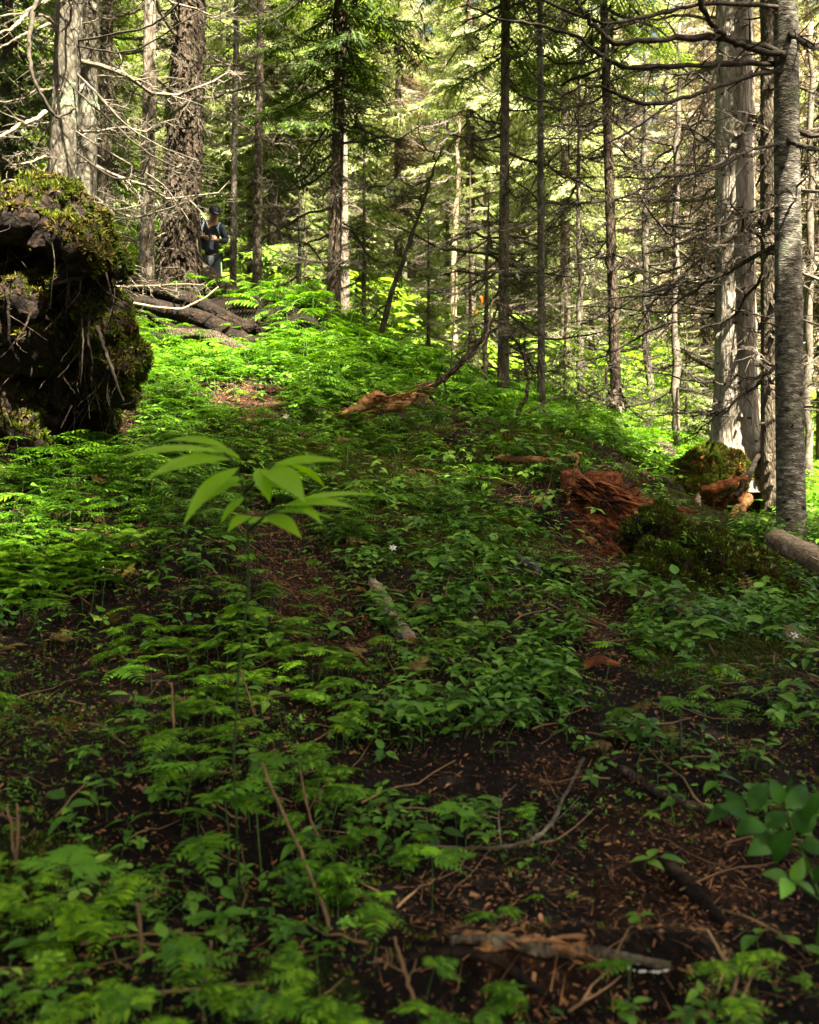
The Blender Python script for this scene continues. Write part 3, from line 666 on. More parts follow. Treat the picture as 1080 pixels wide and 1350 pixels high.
def live_limb(seed, dens=1.0, fine=True, hang=.5):
    """needle-bearing limb, unit length along X; mat 0 = needles, 1 = wood"""
    r = np.random.default_rng(seed); mb = MB(); t = np.linspace(0, 1, 7)
    P_ = np.stack([t, .12*r.uniform(-1, 1)*t**2, -.28*t+.16*t**3], -1)
    V, Fq = tube(P_, .014*(1-t)+.003, 4, False); mb.add(V, Fq, 1)
    blades = []
    n = int((26 if fine else 15)*dens)
    for i in range(n):
        tt = .10+.88*(i+r.uniform(-.3, .3))/n; c = np.array([np.interp(tt, t, P_[:, a]) for a in range(3)])
        s = 1 if i % 2 else -1; a = s*r.uniform(.55, 1.2); l = (.40*(1-tt)**.7+.07)*r.uniform(.6, 1.15)*(1 if tt > .25 else .7)
        d = np.array([math.cos(a), math.sin(a), r.uniform(-.35, .05)])
        e = c+d*l-np.array([0, 0, hang*.35*l])
        V, Fq = tube([c, (c+e)/2+[0, 0, .03*l], e], [.004, .003, .0015], 3, False); mb.add(V, Fq, 1)
        k = max(3, int(l/(.032 if fine else .06)))
        for j in range(k):
            u = (j+.6)/k; b = c+(e-c)*u+np.array([0, 0, .12*l*u*(1-u)])
            for s2 in (1, -1):
                if r.random() < .13: continue
                a2 = a+s2*r.uniform(.5, 1.0); l2 = (.085*(1-.5*u)+.02)*r.uniform(.6, 1.3)*(1 if fine else 1.5)
                blades.append((b, a2, r.uniform(-.6, .25)-.2*hang, r.uniform(-.7, .7), l2))
        blades.append((e, a, -.2, 0, .08))
    B = np.array([[0, 0, 0], [.35, .11, 0], [1, 0, -.06], [.35, -.11, 0]]) if fine else np.array([[0, 0, 0], [.35, .16, 0], [1, 0, -.06], [.35, -.16, 0]])
    Q = np.array([[0, 1, 2, 3]])
    loc = np.array([b[0] for b in blades]); 
    mb.addT((B, [(Q, 0)]), mat4(loc, [b[1] for b in blades], [b[2] for b in blades], [b[3] for b in blades], [b[4] for b in blades]))
    return mb.T()
LIMB = [live_limb(400+i, 1.0, True, [.2, .6, .9, .4][i % 4]) for i in range(6)]
LIMB_LO = [live_limb(420+i, 1.0, False, [.3, .8, .5][i % 3]) for i in range(4)]
def crown(seed, h0, h1, Lmax, n, limbs, mats, sparse=0.0, low=.35, name='crown', pmax=1.0):
    r = np.random.default_rng(seed); mb = MB()
    u = (np.arange(n)+r.uniform(0, 1, n))/n; h = h0+(h1-h0)*u**.9
    ln = Lmax*((1-(h-h0)/(h1-h0))**.75*.95+.06)*r.uniform(.55, 1.15, n)*np.clip(.55+u*3, 0, 1)
    yaw = np.arange(n)*2.399+r.uniform(-.5, .5, n); pit = -low+.7*u**1.5+r.normal(0, .10, n)
    keep = r.uniform(0, 1, n) > sparse
    w_ = r.integers(0, len(limbs), n)
    Ms = mat4(np.stack([0*h, 0*h, h], -1), yaw, pit, r.normal(0, .15, n), ln)
    for i, T in enumerate(limbs):
        k = keep & (w_ == i)
        if k.any(): mb.addT(T, Ms[k])
    return mb.me(name, mats)

# ------------------------------------------------------------------ trunks
def trunk_me(path, r0, r1, mat, k=28, rings=90, flare=.5, flare_h=.5, rough=.05, flute=.06, seed=0, name='trunk', vs_=3.0):
    path = np.asarray(path, float); d = np.concatenate([[0], np.cumsum(np.linalg.norm(np.diff(path, axis=0), axis=1))])
    L_ = d[-1]; s = L_*np.linspace(0, 1, rings)**1.25
    Pm = np.stack([np.interp(s, d, path[:, a]) for a in range(3)], -1)
    rad = r0+(r1-r0)*(s/L_)+r0*flare*np.exp(-s/flare_h)
    th = np.linspace(0, 2*PI, k, endpoint=False)
    S, TH = np.meshgrid(s, th, indexing='ij')
    fl = flute*np.exp(-S/(flare_h*2))*np.cos(5*TH+seed+1.2*np.sin(2*TH))*1.6
    nz = fbm(np.cos(TH)*vs_, np.sin(TH)*vs_, S*vs_/2.5, seed, 4)*rough+fbm(np.cos(TH)*.8, np.sin(TH)*.8, S*.6, seed+5, 2)*rough*.8
    RR = rad[:, None]*(1+fl+nz)
    V = np.stack([Pm[:, 0:1]+RR*np.cos(TH), Pm[:, 1:2]+RR*np.sin(TH), Pm[:, 2:3]+0*RR], -1).reshape(-1, 3)
    i = np.arange(rings-1)[:, None]*k; j = np.arange(k)[None]; jn = (j+1) % k
    Q = np.stack([i+j, i+jn, i+k+jn, i+k+j], -1).reshape(-1, 4)
    return mesh(name, V, [Q], [mat], smooth=True)

def tree(pxb, Y, pyb, pxt, wpx, Ht, bark, label, group=None, name='conifer', nbranch=30, bh=(.5, 8), blen=(.6, 1.6), bmat='twig', crown_h0=None, crown_L=2.2, crown_n=70,
         cmat='needle_dark', seed=0, flare=.4, sparse=.1, rough=.05, lean=None, curve=0.0, stub=6, flute=.06, lowp=.35, faceb=.0, low_limbs=False, ck=None):
    base = at(pxb, pyb, Y) if pyb is not None else GY(pxb, Y)
    base.z = min(base.z, base.z)
    t = thing(name, label, 'tree', base, group)
    ztop = CZ+675/F*Y-base.z
    sx = ((pxt-pxb)/F*Y)/ztop
    zz = np.array([-.35, 0, ztop*.5, ztop, Ht]); xx = np.array([0, 0, sx*ztop*.5+curve, sx*ztop, sx*Ht])
    path = np.stack([xx, curve*.5*np.array([0, 0, 1, 0, 0]), zz], -1)
    r0 = wpx/F*Y/2
    me = trunk_me(path, r0*1.06, r0*.22, M[bark], rings=110 if Y < 12 else 70, k=32 if Y < 12 else 20, flare=flare, flare_h=max(.25, r0*1.5), rough=rough, flute=flute, seed=seed)
    link('trunk', me, t)
    r = np.random.default_rng(seed+50)
    def cen(z): return np.array([np.interp(z, zz, xx), 0, z])
    def rad(z): return r0*(1.06-.84*z/Ht)
    nb = int(nbranch*1.25)
    for i in range(nb):
        z = bh[0]+(bh[1]-bh[0])*((i+r.uniform(0, 1))/nb); z = min(z, Ht*.9)
        yaw = r.uniform(0, 2*PI)
        c = cen(z)+rad(z)*.7*np.array([math.cos(yaw), math.sin(yaw), 0])
        o = link('branch', dead_me(int(r.integers(0, len(DEAD))), bmat), t, c)
        o.rotation_euler = (r.uniform(-.3, .3), r.uniform(-.45, .35), yaw)
        s = r.uniform(*blen)*(1 if r.random() < .8 else .4); o.scale = (s, s, s)
    # snapped-off stubs
    if stub:
        sm = MB()
        for i in range(stub*3):
            z = r.uniform(.6, ztop+.5); yaw = r.uniform(0, 2*PI); c = cen(z); d = np.array([math.cos(yaw), math.sin(yaw), r.uniform(-.3, .4)]); rr = rad(z)
            l = r.uniform(.02, .16); V, Fq = tube([c+d*rr*.8, c+d*(rr+l*.5), c+d*(rr+l)+[0, 0, r.uniform(-.03, .02)]], [.011, .008, .004], 5); sm.add(V, Fq)
        o = link('branch_stub', sm.me('branch_stub', [M[bmat]]), t); o['kind'] = 'stuff'
    if crown_h0 is not None:
        if ck: me = ck
        else: me = crown(seed+9, crown_h0, Ht+.3, crown_L, crown_n, LIMB if Y < 19 else LIMB_LO, [M[cmat], M['twig_dark']], sparse, low=lowp)
        o = link('crown', me, t); 
        o.matrix_local = Matrix(((1, 0, sx, 0), (0, 1, 0, 0), (0, 0, 1, 0), (0, 0, 0, 1)))
    return t, base, cen, rad
LG = 'dead-branched conifers on the left rise'
T1 = tree(72, 9.0, None, 92, 38, 14, 'bark_grey', 'grey-barked conifer behind the mossy root mound, leftmost trunk', seed=1, nbranch=34, bh=(.4, 7), blen=(.7, 1.8), crown_h0=6.5, crown_L=3.0, crown_n=60, rough=.06)
T2 = tree(108, 9.8, None, 118, 31, 14, 'bark_grey', 'grey conifer with a peeling pale strip, second trunk from left', seed=2, nbranch=34, bh=(.4, 7), blen=(.6, 1.6), crown_h0=7, crown_L=3.0, crown_n=60)
T3 = tree(193, 13.5, None, 198, 20, 12, 'bark_pale', 'slim pale trunk lit by sun, beside the big shaggy trunk', seed=3, nbranch=34, bh=(1.6, 8.5), blen=(.7, 1.9), crown_h0=8, crown_L=2.2, crown_n=60)
T4 = tree(234, 14.8, None, 250, 52, 13, 'bark_dark', 'thick shaggy dark trunk standing left of the hiker', seed=4, nbranch=52, bh=(2.8, 9), blen=(.8, 2.3), crown_h0=8, crown_L=2, crown_n=50, flare=.3, rough=.09, flute=.1)
T4b = tree(136, 14.5, None, 142, 20, 12, 'bark_brown', 'brown trunk half hidden behind the second grey trunk', seed=14, nbranch=30, bh=(.6, 8), crown_h0=6, crown_L=2.3, crown_n=60)
T5 = tree(307, 16.5, None, 312, 9, 12, 'bark_grey', 'thin pale sapling trunk just right of the hiker', seed=5, nbranch=26, bh=(2.6, 7), blen=(.4, 1.1), crown_h0=8, crown_L=1.2, crown_n=40, stub=2)
T6 = tree(338, 15.0, None, 344, 13, 12, 'bark_brown', 'slim straight brown trunk at the log end, right of the hiker', seed=6, nbranch=34, bh=(2.2, 7.5), blen=(.4, 1.3), crown_h0=7.5, crown_L=1.7, crown_n=50, stub=3)
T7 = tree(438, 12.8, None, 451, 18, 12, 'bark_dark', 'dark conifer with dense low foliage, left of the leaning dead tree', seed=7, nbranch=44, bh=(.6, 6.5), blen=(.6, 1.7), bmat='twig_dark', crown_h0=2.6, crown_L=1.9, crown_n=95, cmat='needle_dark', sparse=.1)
T7b = tree(455, 17.5, None, 452, 12, 12, 'bark_pale', 'slim reddish-pale trunk right behind the dense dark conifer', seed=8, nbranch=30, bh=(.5, 7), blen=(.5, 1.4), crown_h0=4.5, crown_L=1.7, crown_n=60, cmat='needle_mid', stub=2)
T9 = tree(663, 11.0, None, 667, 15, 12, 'bark_brown', 'slim dark conifer trunk beside the raised dead branch', seed=9, nbranch=40, bh=(.5, 5.5), blen=(.5, 1.4), bmat='twig_dark', crown_h0=3.6, crown_L=1.7, crown_n=80, cmat='needle_mid')
T10 = tree(714, 10.5, None, 712, 10, 12, 'bark_grey', 'thin grey trunk between the two slim dark conifers', seed=10, nbranch=30, bh=(.5, 6), blen=(.4, 1.1), crown_h0=5.2, crown_L=1.2, crown_n=50, stub=3, cmat='needle_mid')
T11 = tree(814, 12.0, None, 796, 15, 12, 'bark_dark', 'slim leaning trunk with a frayed pale foot above the bushes', seed=11, nbranch=44, bh=(.5, 6.3), blen=(.6, 1.6), bmat='twig_dark', crown_h0=4.4, crown_L=1.8, crown_n=70, cmat='needle_mid', flare=.2)
T12 = tree(972, 9.2, 600, 968, 55, 17, 'bark_sunlit', 'thick pale sunlit trunk rooted on the mossy stump', seed=12, nbranch=34, bh=(.9, 7), blen=(.6, 1.6), crown_h0=7, crown_L=2, crown_n=50, flare=.95, rough=.06, flute=.045)
T13 = tree(1019, 8.8, None, 1016, 30, 18, 'bark_brown', 'brown trunk squeezed between the thick pale and ringed trunks', seed=13, nbranch=16, bh=(.9, 6), bmat='twig_dark', crown_h0=6.6, crown_L=2.4, crown_n=60, flare=.15)
T14 = tree(1043, 7.8, None, 1036, 36, 18, 'bark_ringed', 'grey trunk with horizontal ringed bark by the sawn log', seed=15, nbranch=10, bh=(1.4, 6), bmat='twig_dark', crown_h0=6.5, crown_L=2.5, crown_n=60, flare=.15, rough=.03)

# ------------------------------------------------------------------ the sunlit forest behind
GB = 'sunlit conifers crowding the far slope'
CRV = []
for i, (cm, sp) in enumerate([('needle_sunlit', .0), ('needle_mid', .0), ('needle_sunlit', .12), ('needle_brown', .15), ('needle_mid', .1), ('needle_sunlit', .05)]):
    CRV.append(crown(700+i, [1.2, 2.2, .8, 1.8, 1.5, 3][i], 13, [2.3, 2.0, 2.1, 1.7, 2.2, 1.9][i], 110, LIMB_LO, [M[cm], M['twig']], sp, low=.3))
TRV = [trunk_me([[0, 0, -.4], [.05, 0, 4], [0, .05, 8], [0, 0, 13]], .13, .02, M[b], 12, 26, .3, .4, seed=60+i) for i, b in enumerate(('bark_grey', 'bark_brown', 'bark_pale'))]
DWV = []
for i in range(3):
    mb = MB(); r = np.random.default_rng(800+i); n = 60
    h = r.uniform(.4, 6.5, n)
    Ms = mat4(np.stack([0*h, 0*h, h], -1), r.uniform(0, 6.28, n), r.normal(-.15, .25, n), 0, r.uniform(.5, 1.7, n)); w_ = r.integers(0, 4, n)
    for q in range(4): mb.addT(DEAD_LO[q], Ms[w_ == q])
    DWV.append(mb.me('dead_wood', [M['twig']]))
def far_tree(px, Y, v, s, label, group=GB):
    b = GY(px, Y); t = thing('conifer', label, 'tree', b, group, rz=random.uniform(0, 6.28))
    s *= random.uniform(.85, 1.2)
    for nm, me in (('trunk', TRV[random.randrange(3)]), ('crown', CRV[v]), ('dead_wood', DWV[random.randrange(3)])):
        o = link(nm, me, t); o.scale = (s, s, s)
        if nm == 'dead_wood': o['kind'] = 'stuff'
    return t
lab = {'l': 'sunlit conifer in the far woods seen left of the dense dark conifer', 'c': 'sunlit pale green conifer in the bright gap between the slim dark trunks', 'r': 'sunlit conifer in the far woods on the right behind the thick pale trunk'}
FT = []
r_ = random.Random(5)
for Y, n, x0, x1 in ((21, 5, -60, 1160), (27, 8, -60, 1160), (34, 11, -60, 1160), (42, 14, -60, 1160), (52, 17, -60, 1160), (62, 19, -60, 1160), (74, 20, -60, 1160)):
    for i in range(n):
        px = x0+(x1-x0)*(i+r_.uniform(.1, .9))/n; YY = Y*r_.uniform(.93, 1.08)
        if Y < 20 and 480 < px < 660: YY += 6
        v = r_.choice([0, 0, 1, 2, 3, 4, 5]) if Y > 22 else r_.choice([1, 2, 4, 5])
        if px > 800 and r_.random() < .2: v = 3
        k = 'l' if px < 430 else ('c' if px < 820 else 'r')
        g = {'l': 'far sunlit conifers left of the dense dark conifer', 'c': 'pale green conifers in the bright gap', 'r': 'far conifers on the right behind the thick pale trunk'}[k]
        hue = {0: 'pale green', 1: 'mid green', 2: 'thin pale green', 3: 'brownish dry', 4: 'thin mid green', 5: 'high-crowned pale green'}[v]
        row = 'nearer' if Y < 32 else ('farther' if Y < 50 else 'farthest')
        wh = {'l': 'left of the dense dark conifer', 'c': 'in the bright central gap', 'r': 'behind the thick pale trunk'}[k]
        far_tree(px, YY, v, r_.uniform(.85, 1.15)*(1 if Y < 40 else 1.7), '%s conifer of the %s sunlit woods, %s' % (hue, row, wh), g)

# unseen trees added to shade the slope, crowns thickened where it must darken
for i, (x, y, hh) in enumerate([(4.4, 2.2, 17), (-4.6, 2.6, 16), (-6.2, 5.4, 17), (-7.5, 9.5, 16), (3.4, -0.8, 17), (-2.6, -1.8, 18), (0.6, -4.2, 18), (6.4, -.5, 18), (3.6, -6, 20), (4.8, -3.3, 19), (-5.6, -2.5, 17),  (8, -4.5, 20), (-8.6, 3.5, 18)]):
    t = thing('conifer', 'unseen tall conifer added for shade, beside or behind the viewpoint', 'tree', (x, y, hz(x, y)), 'unseen conifers added for shade around the viewpoint')
    link('trunk', trunk_me([[0, 0, -.3], [0, 0, hh]], .17, .03, M['bark_brown'], 14, 30, .3, .4, seed=i), t)
    link('crown', crown(1000+i, 6.4, hh, 4.0, 92 if x < 1 else 58, LIMB, [M['needle_dark'], M['twig_dark']], .0, low=.15), t)


# ------------------------------------------------------------------ trees of the middle distance, made of dry twigs
def W3(p):
    if len(p) == 2:
        g = P(*p); return g+Vector((0, 0, .006))
    return at(*p)
def path_tree(name, label, cat, pts, rads, mat, twigs=0, tl=(.1, .5), seed=0, group=None, parts='branch', k=8, tmat=None, kids=True):
    """pts: (px,py,Y) in order from the foot"""
    W = [W3(p) for p in pts]; o = W[0]
    L_ = np.array([list(w-o) for w in W]); n = len(L_)
    u = np.linspace(0, n-1, n*5)
    S = np.stack([np.interp(u, range(n), L_[:, a]) for a in range(3)], -1)
    for _ in range(3): S[1:-1] = (S[:-2]+S[1:-1]*2+S[2:])/4
    r = np.random.default_rng(seed); S[1:-1] += r.normal(0, rads[0]*.25, (len(S)-2, 3))
    rr = np.interp(u, range(n), np.interp(np.linspace(0, 1, n), np.linspace(0, 1, len(rads)), rads))*(1+.12*r.normal(0, 1, len(u)))
    mb = MB(); V, Fq = tube(S, np.abs(rr), k); mb.add(V, Fq)
    me = mb.me(name, [M[mat]], True)
    return o, S, rr, me
def small_twigs(mb, S, rr, n, tl, r, m=0, t0=.1, down=.3):
    for i in range(n):
        tt = r.uniform(t0, 1); q = tt*(len(S)-1); a = int(min(q, len(S)-2)); c = S[a]+(S[a+1]-S[a])*(q-a)
        ax = S[a+1]-S[a]; ax = ax/(np.linalg.norm(ax)+1e-9)
        d = r.normal(0, 1, 3); d -= ax*d.dot(ax)*.7; d += ax*.5; d[2] -= down; d /= np.linalg.norm(d)
        l = r.uniform(*tl)*(1.1-.5*tt); k = 5; w_ = np.linspace(0, 1, k); b = r.normal(0, .3, 3)
        Q = c+l*(w_[:, None]*d+w_[:, None]**2*b)
        V, Fq = tube(Q, np.maximum(rr[a]*.4*(1-w_), .0012), 3, False); mb.add(V, Fq, m)
        for j in range(int(r.integers(1, 4))):
            uu = r.uniform(.3, .95); c2 = np.array([np.interp(uu, w_, Q[:, e]) for e in range(3)]); d2 = d*.6+r.normal(0, .6, 3); d2 /= np.linalg.norm(d2); l2 = l*r.uniform(.2, .5)
            V, Fq = tube([c2, c2+d2*l2*.5+r.normal(0, .04*l, 3), c2+d2*l2], [.0018, .0014, .001], 3, False); mb.add(V, Fq, m)
def stick(name, label, cat, pts, rads, mat, twigs=0, tl=(.05, .2), seed=0, group=None, k=8):
    o, S, rr, me = path_tree(name, label, cat, pts, rads, mat, seed=seed, k=k)
    if twigs:
        t = thing(name, label, cat, o, group); link('stem', me, t)
        r = np.random.default_rng(seed+7); mb = MB(); small_twigs(mb, S, rr, twigs, tl, r); ob = link('twig', mb.me('twig', [M[mat]]), t); ob['kind'] = 'stuff'
        return t
    ob = link(name, me, None, o); tag(ob, label, cat, group); return ob
def limb(parent, pts, rads, mat, twigs, tl, seed):
    o, S, rr, me = path_tree('branch', '', '', pts, rads, mat, seed=seed, k=7)
    b = link('branch', me, parent, o-parent.location)
    r = np.random.default_rng(seed+3); mb = MB(); small_twigs(mb, S, rr, twigs, tl, r); q = link('twig', mb.me('twig', [M[mat]]), b); q['kind'] = 'stuff'
    return b
t14 = T14[0]; t12 = T12[0]; t1 = T1[0]
big = [([(1036, 72, 7.7), (975, 60, 7.5), (948, 44, 7.4), (930, 18, 7.3), (915, -30, 7.2)], (.028, .016)),
       ([(1036, 70, 7.8), (975, 52, 7.6), (900, 50, 7.3), (840, 52, 7.1), (812, 59, 7.0), (788, 42, 7.0), (765, 12, 7.0), (748, -30, 7.0)], (.030, .012)),
       ([(1030, 92, 7.8), (985, 100, 7.6), (925, 122, 7.4), (880, 135, 7.2), (840, 137, 7.1), (800, 115, 7.1), (765, 112, 7.0), (728, 135, 7.0), (690, 128, 6.9)], (.020, .008)),
       ([(1030, 84, 7.9), (950, 84, 7.5), (880, 87, 7.3), (820, 90, 7.2), (790, 72, 7.2), (760, 45, 7.2), (720, 34, 7.2), (660, 28, 7.1), (615, 5, 7.0)], (.022, .008)),
       ([(1030, 190, 7.8), (985, 198, 7.5), (950, 222, 7.2), (900, 232, 7.0), (850, 236, 6.9), (815, 234, 6.8)], (.014, .005)),
       ([(948, 84, 7.5), (930, 130, 7.2), (905, 165, 7.0), (893, 200, 6.9), (872, 226, 6.9), (855, 242, 6.9)], (.010, .005)),
       ([(940, 125, 7.4), (925, 145, 7.2), (914, 180, 7.1), (918, 225, 7.0), (915, 255, 7.0), (908, 290, 7.0)], (.008, .004)),
       ([(912, 215, 7.1), (895, 240, 7.0), (882, 262, 7.0), (876, 290, 7.0)], (.006, .003)),
       ([(1030, 270, 7.8), (985, 285, 7.6), (940, 300, 7.3), (890, 325, 7.1), (850, 335, 7.0)], (.012, .004)),
       ([(1036, 40, 7.8), (1062, 60, 7.4), (1090, 66, 7.2)], (.02, .016)), ([(1040, 185, 7.7), (1065, 195, 7.4), (1095, 200, 7.2)], (.022, .016)),
       ([(880, 138, 7.2), (845, 165, 7.0), (800, 190, 6.9), (760, 215, 6.9), (720, 222, 6.8)], (.009, .004)),
       ([(800, 60, 7.0), (790, 100, 6.9), (775, 130, 6.8), (740, 150, 6.8)], (.009, .004)),
       ([(1036, 10, 7.8), (930, 3, 7.4), (860, 20, 7.2), (800, 35, 7.0), (700, -5, 7.0)], (.018, .009))]
for i, (p, rd) in enumerate(big): limb(t14, p, rd, 'twig_dark', 16, (.08, .45), 500+i)
for i in range(16):
    r = random.Random(i+70); x0 = 948+r.uniform(-15, 25); y0 = r.uniform(180, 560); s = -1 if r.random() < .75 else 1; l = r.uniform(40, 150); dr = r.uniform(-.2, .5)
    limb(t12, [(x0, y0, 9.3), (x0+s*l*.5, y0+l*dr*.2, 9.0), (x0+s*l, y0+l*dr, 8.8+r.uniform(-.5, .4)), (x0+s*l*1.3, y0+l*dr*1.1, 8.7)], (.012, .004), 'twig_dark', 12, (.08, .4), 540+i)
bl = [([(56, -20, 8.9), (40, 30, 8.0), (38, 80, 7.8), (48, 115, 7.8), (74, 156, 7.9), (84, 152, 8.0), (100, 142, 8.0)], (.02, .009), 'twig_dark', 8),
      ([(60, 148, 9), (46, 158, 8.6), (20, 168, 8.4), (0, 180, 8.2), (-30, 190, 8.1)], (.022, .008), 'pale_wood', 3),
      ([(60, 206, 9), (40, 214, 8.7), (18, 217, 8.5)], (.012, .005), 'pale_wood', 2),
      ([(70, -5, 9), (40, 12, 8.5), (20, 35, 8.3), (0, 45, 8.2), (-30, 50, 8.2)], (.018, .009), 'pale_wood', 8),
      ([(66, 32, 9), (38, 42, 8.5), (20, 52, 8.3), (0, 64, 8.2)], (.016, .007), 'twig', 6),
      ([(80, 40, 9), (60, 20, 8.7), (30, 18, 8.5), (-10, 22, 8.2)], (.014, .007), 'twig', 6),
      ([(100, 55, 9), (150, 45, 8.6), (190, 38, 8.4), (225, 18, 8.2), (250, -15, 8)], (.012, .006), 'twig_dark', 8),
      ([(100, 60, 9), (150, 70, 8.6), (185, 65, 8.4), (240, 30, 8.2), (270, 10, 8.2)], (.010, .005), 'twig_dark', 8),
      ([(100, 95, 9), (130, 125, 8.6), (165, 165, 8.4), (215, 195, 8.2), (262, 212, 8.1)], (.010, .004), 'twig', 10),
      ([(90, 110, 9), (135, 150, 8.6), (190, 200, 8.4), (240, 225, 8.2), (290, 232, 8.1)], (.010, .004), 'twig_dark', 10),
      ([(100, 200, 9), (150, 238, 8.6), (190, 232, 8.4), (196, 208, 8.3)], (.010, .004), 'twig_dark', 8),
      ([(90, 250, 9), (140, 285, 8.6), (180, 290, 8.4), (230, 262, 8.3)], (.009, .004), 'twig_dark', 10),
      ([(95, 170, 9), (150, 205, 8.6), (215, 240, 8.4), (250, 292, 8.3)], (.009, .003), 'twig', 10)]
for i, (p, rd, mt, tw) in enumerate(bl): limb(t1, p, rd, mt, tw, (.06, .3), 560+i)
for i in range(12):   # pale dead twigs in front of the shaggy trunk
    r = random.Random(i+170); x0 = 205+r.uniform(0, 38); y0 = r.uniform(180, 370); s = -1 if y0 > 240 else r.choice([-1, 1]); l = r.uniform(30, 70); dr = r.uniform(-.5, .5)
    limb(T4[0], [(x0, y0, 14.4), (x0+s*l*.4, y0+l*dr*.5+5, 13.9), (x0+s*l, y0+l*dr, 13.6)], (.010, .004), 'twig' if i % 3 else 'pale_wood', 9, (.1, .5), 590+i)
# shaggy bark plates of the big dark trunk
def plates(T, n, zmax, mat, seed, sz):
    t, base, cen, rad = T; r = np.random.default_rng(seed); mb = MB()
    for i in range(n):
        z = r.uniform(.1, zmax); a = r.uniform(-PI, PI); rr = rad(z)*(1.0+.35*math.exp(-z/.5)); c = cen(z)+np.array([math.cos(a), math.sin(a), 0])*rr
        l = r.uniform(.4, 1)*sz; w_ = l*r.uniform(.25, .5); x = np.array([-math.sin(a), math.cos(a), 0])*w_; o_ = np.array([math.cos(a), math.sin(a), 0])*r.uniform(.01, .045)
        V = [c-x, c+x, c+x*.7+o_*1.2-[0, 0, l], c-x*.6+o_-[0, 0, l*r.uniform(.7, 1)], c+o_*.6-[0, 0, l*.5]]
        mb.add(V, np.array([[0, 4, 1], [1, 4, 2], [2, 4, 3], [3, 4, 0]]))
    o = link('bark_flake', mb.me('bark_flake', [M[mat]]), t); o['kind'] = 'stuff'
plates(T4, 2200, 8, 'bark_dark', 31, .09)
plates(T12, 120, 7, 'bark_sunlit', 32, .07)
plates(T2, 60, 6, 'bark_pale', 33, .12)
plates(T11, 60, .7, 'bark_pale', 34, .12)
plates(T13, 120, 6.5, 'bark_brown', 35, .09)

# leaning dead tree
def dead_tree(label, pts, rads, mat, n, tl, seed, name='dead_tree'):
    o, S, rr, me = path_tree(name, '', '', pts, rads, mat, seed=seed)
    t = thing(name, label, 'tree', o); link('trunk', me, t)
    r = np.random.default_rng(seed+11)
    for i in range(n):
        tt = r.uniform(.15, .97); a = int(tt*(len(S)-1)); q = link('branch', dead_me(int(r.integers(0, 10)), 'twig_dark' if mat != 'pale_wood' else 'twig'), t, S[a]); q.rotation_euler = (r.uniform(-.3, .3), r.uniform(-.5, .4), r.uniform(0, 6.28)); s = r.uniform(*tl); q.scale = (s, s, s)
    return t
dead_tree('thin dark dead tree leaning to the right, mid slope', [(496, 470, 12.6), (512, 400, 12.6), (530, 345, 12.6), (549, 290, 12.6), (566, 245, 12.7), (582, 195, 12.8)], (.038, .028, .010), 'twig_dark', 16, (.4, 1.0), 600)
dead_tree('thin pale dead trunk in the bright gap of the forest', [(600, 500, 18), (598, 400, 18), (600, 300, 18), (604, 215, 18), (606, 150, 18)], (.07, .05, .02), 'pale_wood', 16, (.5, 1.3), 601)
dead_tree('dry twiggy dead conifer right of the raised dead branch', [(640, 545, 13.5), (640, 400, 13.5), (645, 250, 13.5)], (.04, .03, .012), 'twig', 26, (.6, 1.5), 602)
dead_tree('dry twiggy dead conifer left of the thick pale trunk', [(893, 590, 12), (890, 420, 12), (893, 200, 12), (896, 30, 12)], (.05, .04, .02), 'twig', 38, (.6, 1.5), 603)
dead_tree('dry twiggy dead conifer standing behind the bright bushes', [(858, 590, 15), (852, 420, 15), (850, 250, 15), (850, 60, 15)], (.07, .055, .03), 'bark_grey', 40, (.7, 1.8), 604)
dead_tree('dry twiggy dead conifer between the slim dark trunk and leaning trunk', [(762, 590, 14), (766, 420, 14), (762, 250, 14), (764, 30, 14)], (.05, .04, .02), 'twig', 34, (.6, 1.6), 605)
dead_tree('dry twiggy dead conifer at the right edge behind the ringed trunk', [(1066, 640, 12), (1066, 420, 12), (1068, 250, 12), (1070, 30, 12)], (.06, .05, .03), 'twig', 34, (.6, 1.5), 606)
dead_tree('dry twiggy dead sapling right of the slim straight trunk', [(392, 420, 16), (396, 320, 16), (394, 200, 16)], (.035, .03, .012), 'twig', 24, (.5, 1.3), 607)
# mid conifers and saplings with foliage
def sapling(px, Y, hh, L_, label, cm, seed, n=34, sparse=0, h0=.15):
    b = GY(px, Y); t = thing('conifer_sapling', label, 'tree', b)
    link('trunk', trunk_me([[0, 0, -.1], [0, 0, hh]], .02+hh*.006, .006, M['bark_brown'], 10, 20, .2, .2, seed=seed), t)
    link('crown', crown(seed+3, h0, hh+.1, L_, n, LIMB, [M[cm], M['twig']], sparse, low=.25), t)
sapling(565, 13.5, 2.1, .75, 'small green fir sapling just right of the leaning dead tree', 'needle_sunlit', 620, 44)
sapling(620, 15.5, 3.2, 1.0, 'taller green fir sapling in the bright gap', 'needle_sunlit', 621, 46)
sapling(745, 13.0, 1.7, .7, 'small fir sapling between the thin grey and leaning trunks', 'needle_mid', 622, 40)
for i_, (a_, b_, c_) in enumerate(((262, 20.5, 8), (300, 21.5, 9), (330, 23, 10), (240, 24, 11), (385, 23, 10), (690, 20, 9), (590, 21.5, 8), (780, 21, 9), (640, 23.5, 9))):
    sapling(a_, b_, c_, 1.7, ('pale sunlit fir directly behind the hiker', 'pale sunlit fir between the hiker and the thin sapling trunk', 'pale sunlit fir behind the slim straight trunk', 'pale sunlit fir glimpsed left of the hiker', 'pale sunlit fir left of the dense dark conifer',
        'pale sunlit fir between the slim dark and thin grey trunks', 'pale sunlit fir behind the pale dead trunk', 'pale sunlit fir left of the leaning slim trunk', 'pale sunlit fir behind the ribbon')[i_], 'needle_sunlit', 660+i_, 80, 0, .3)
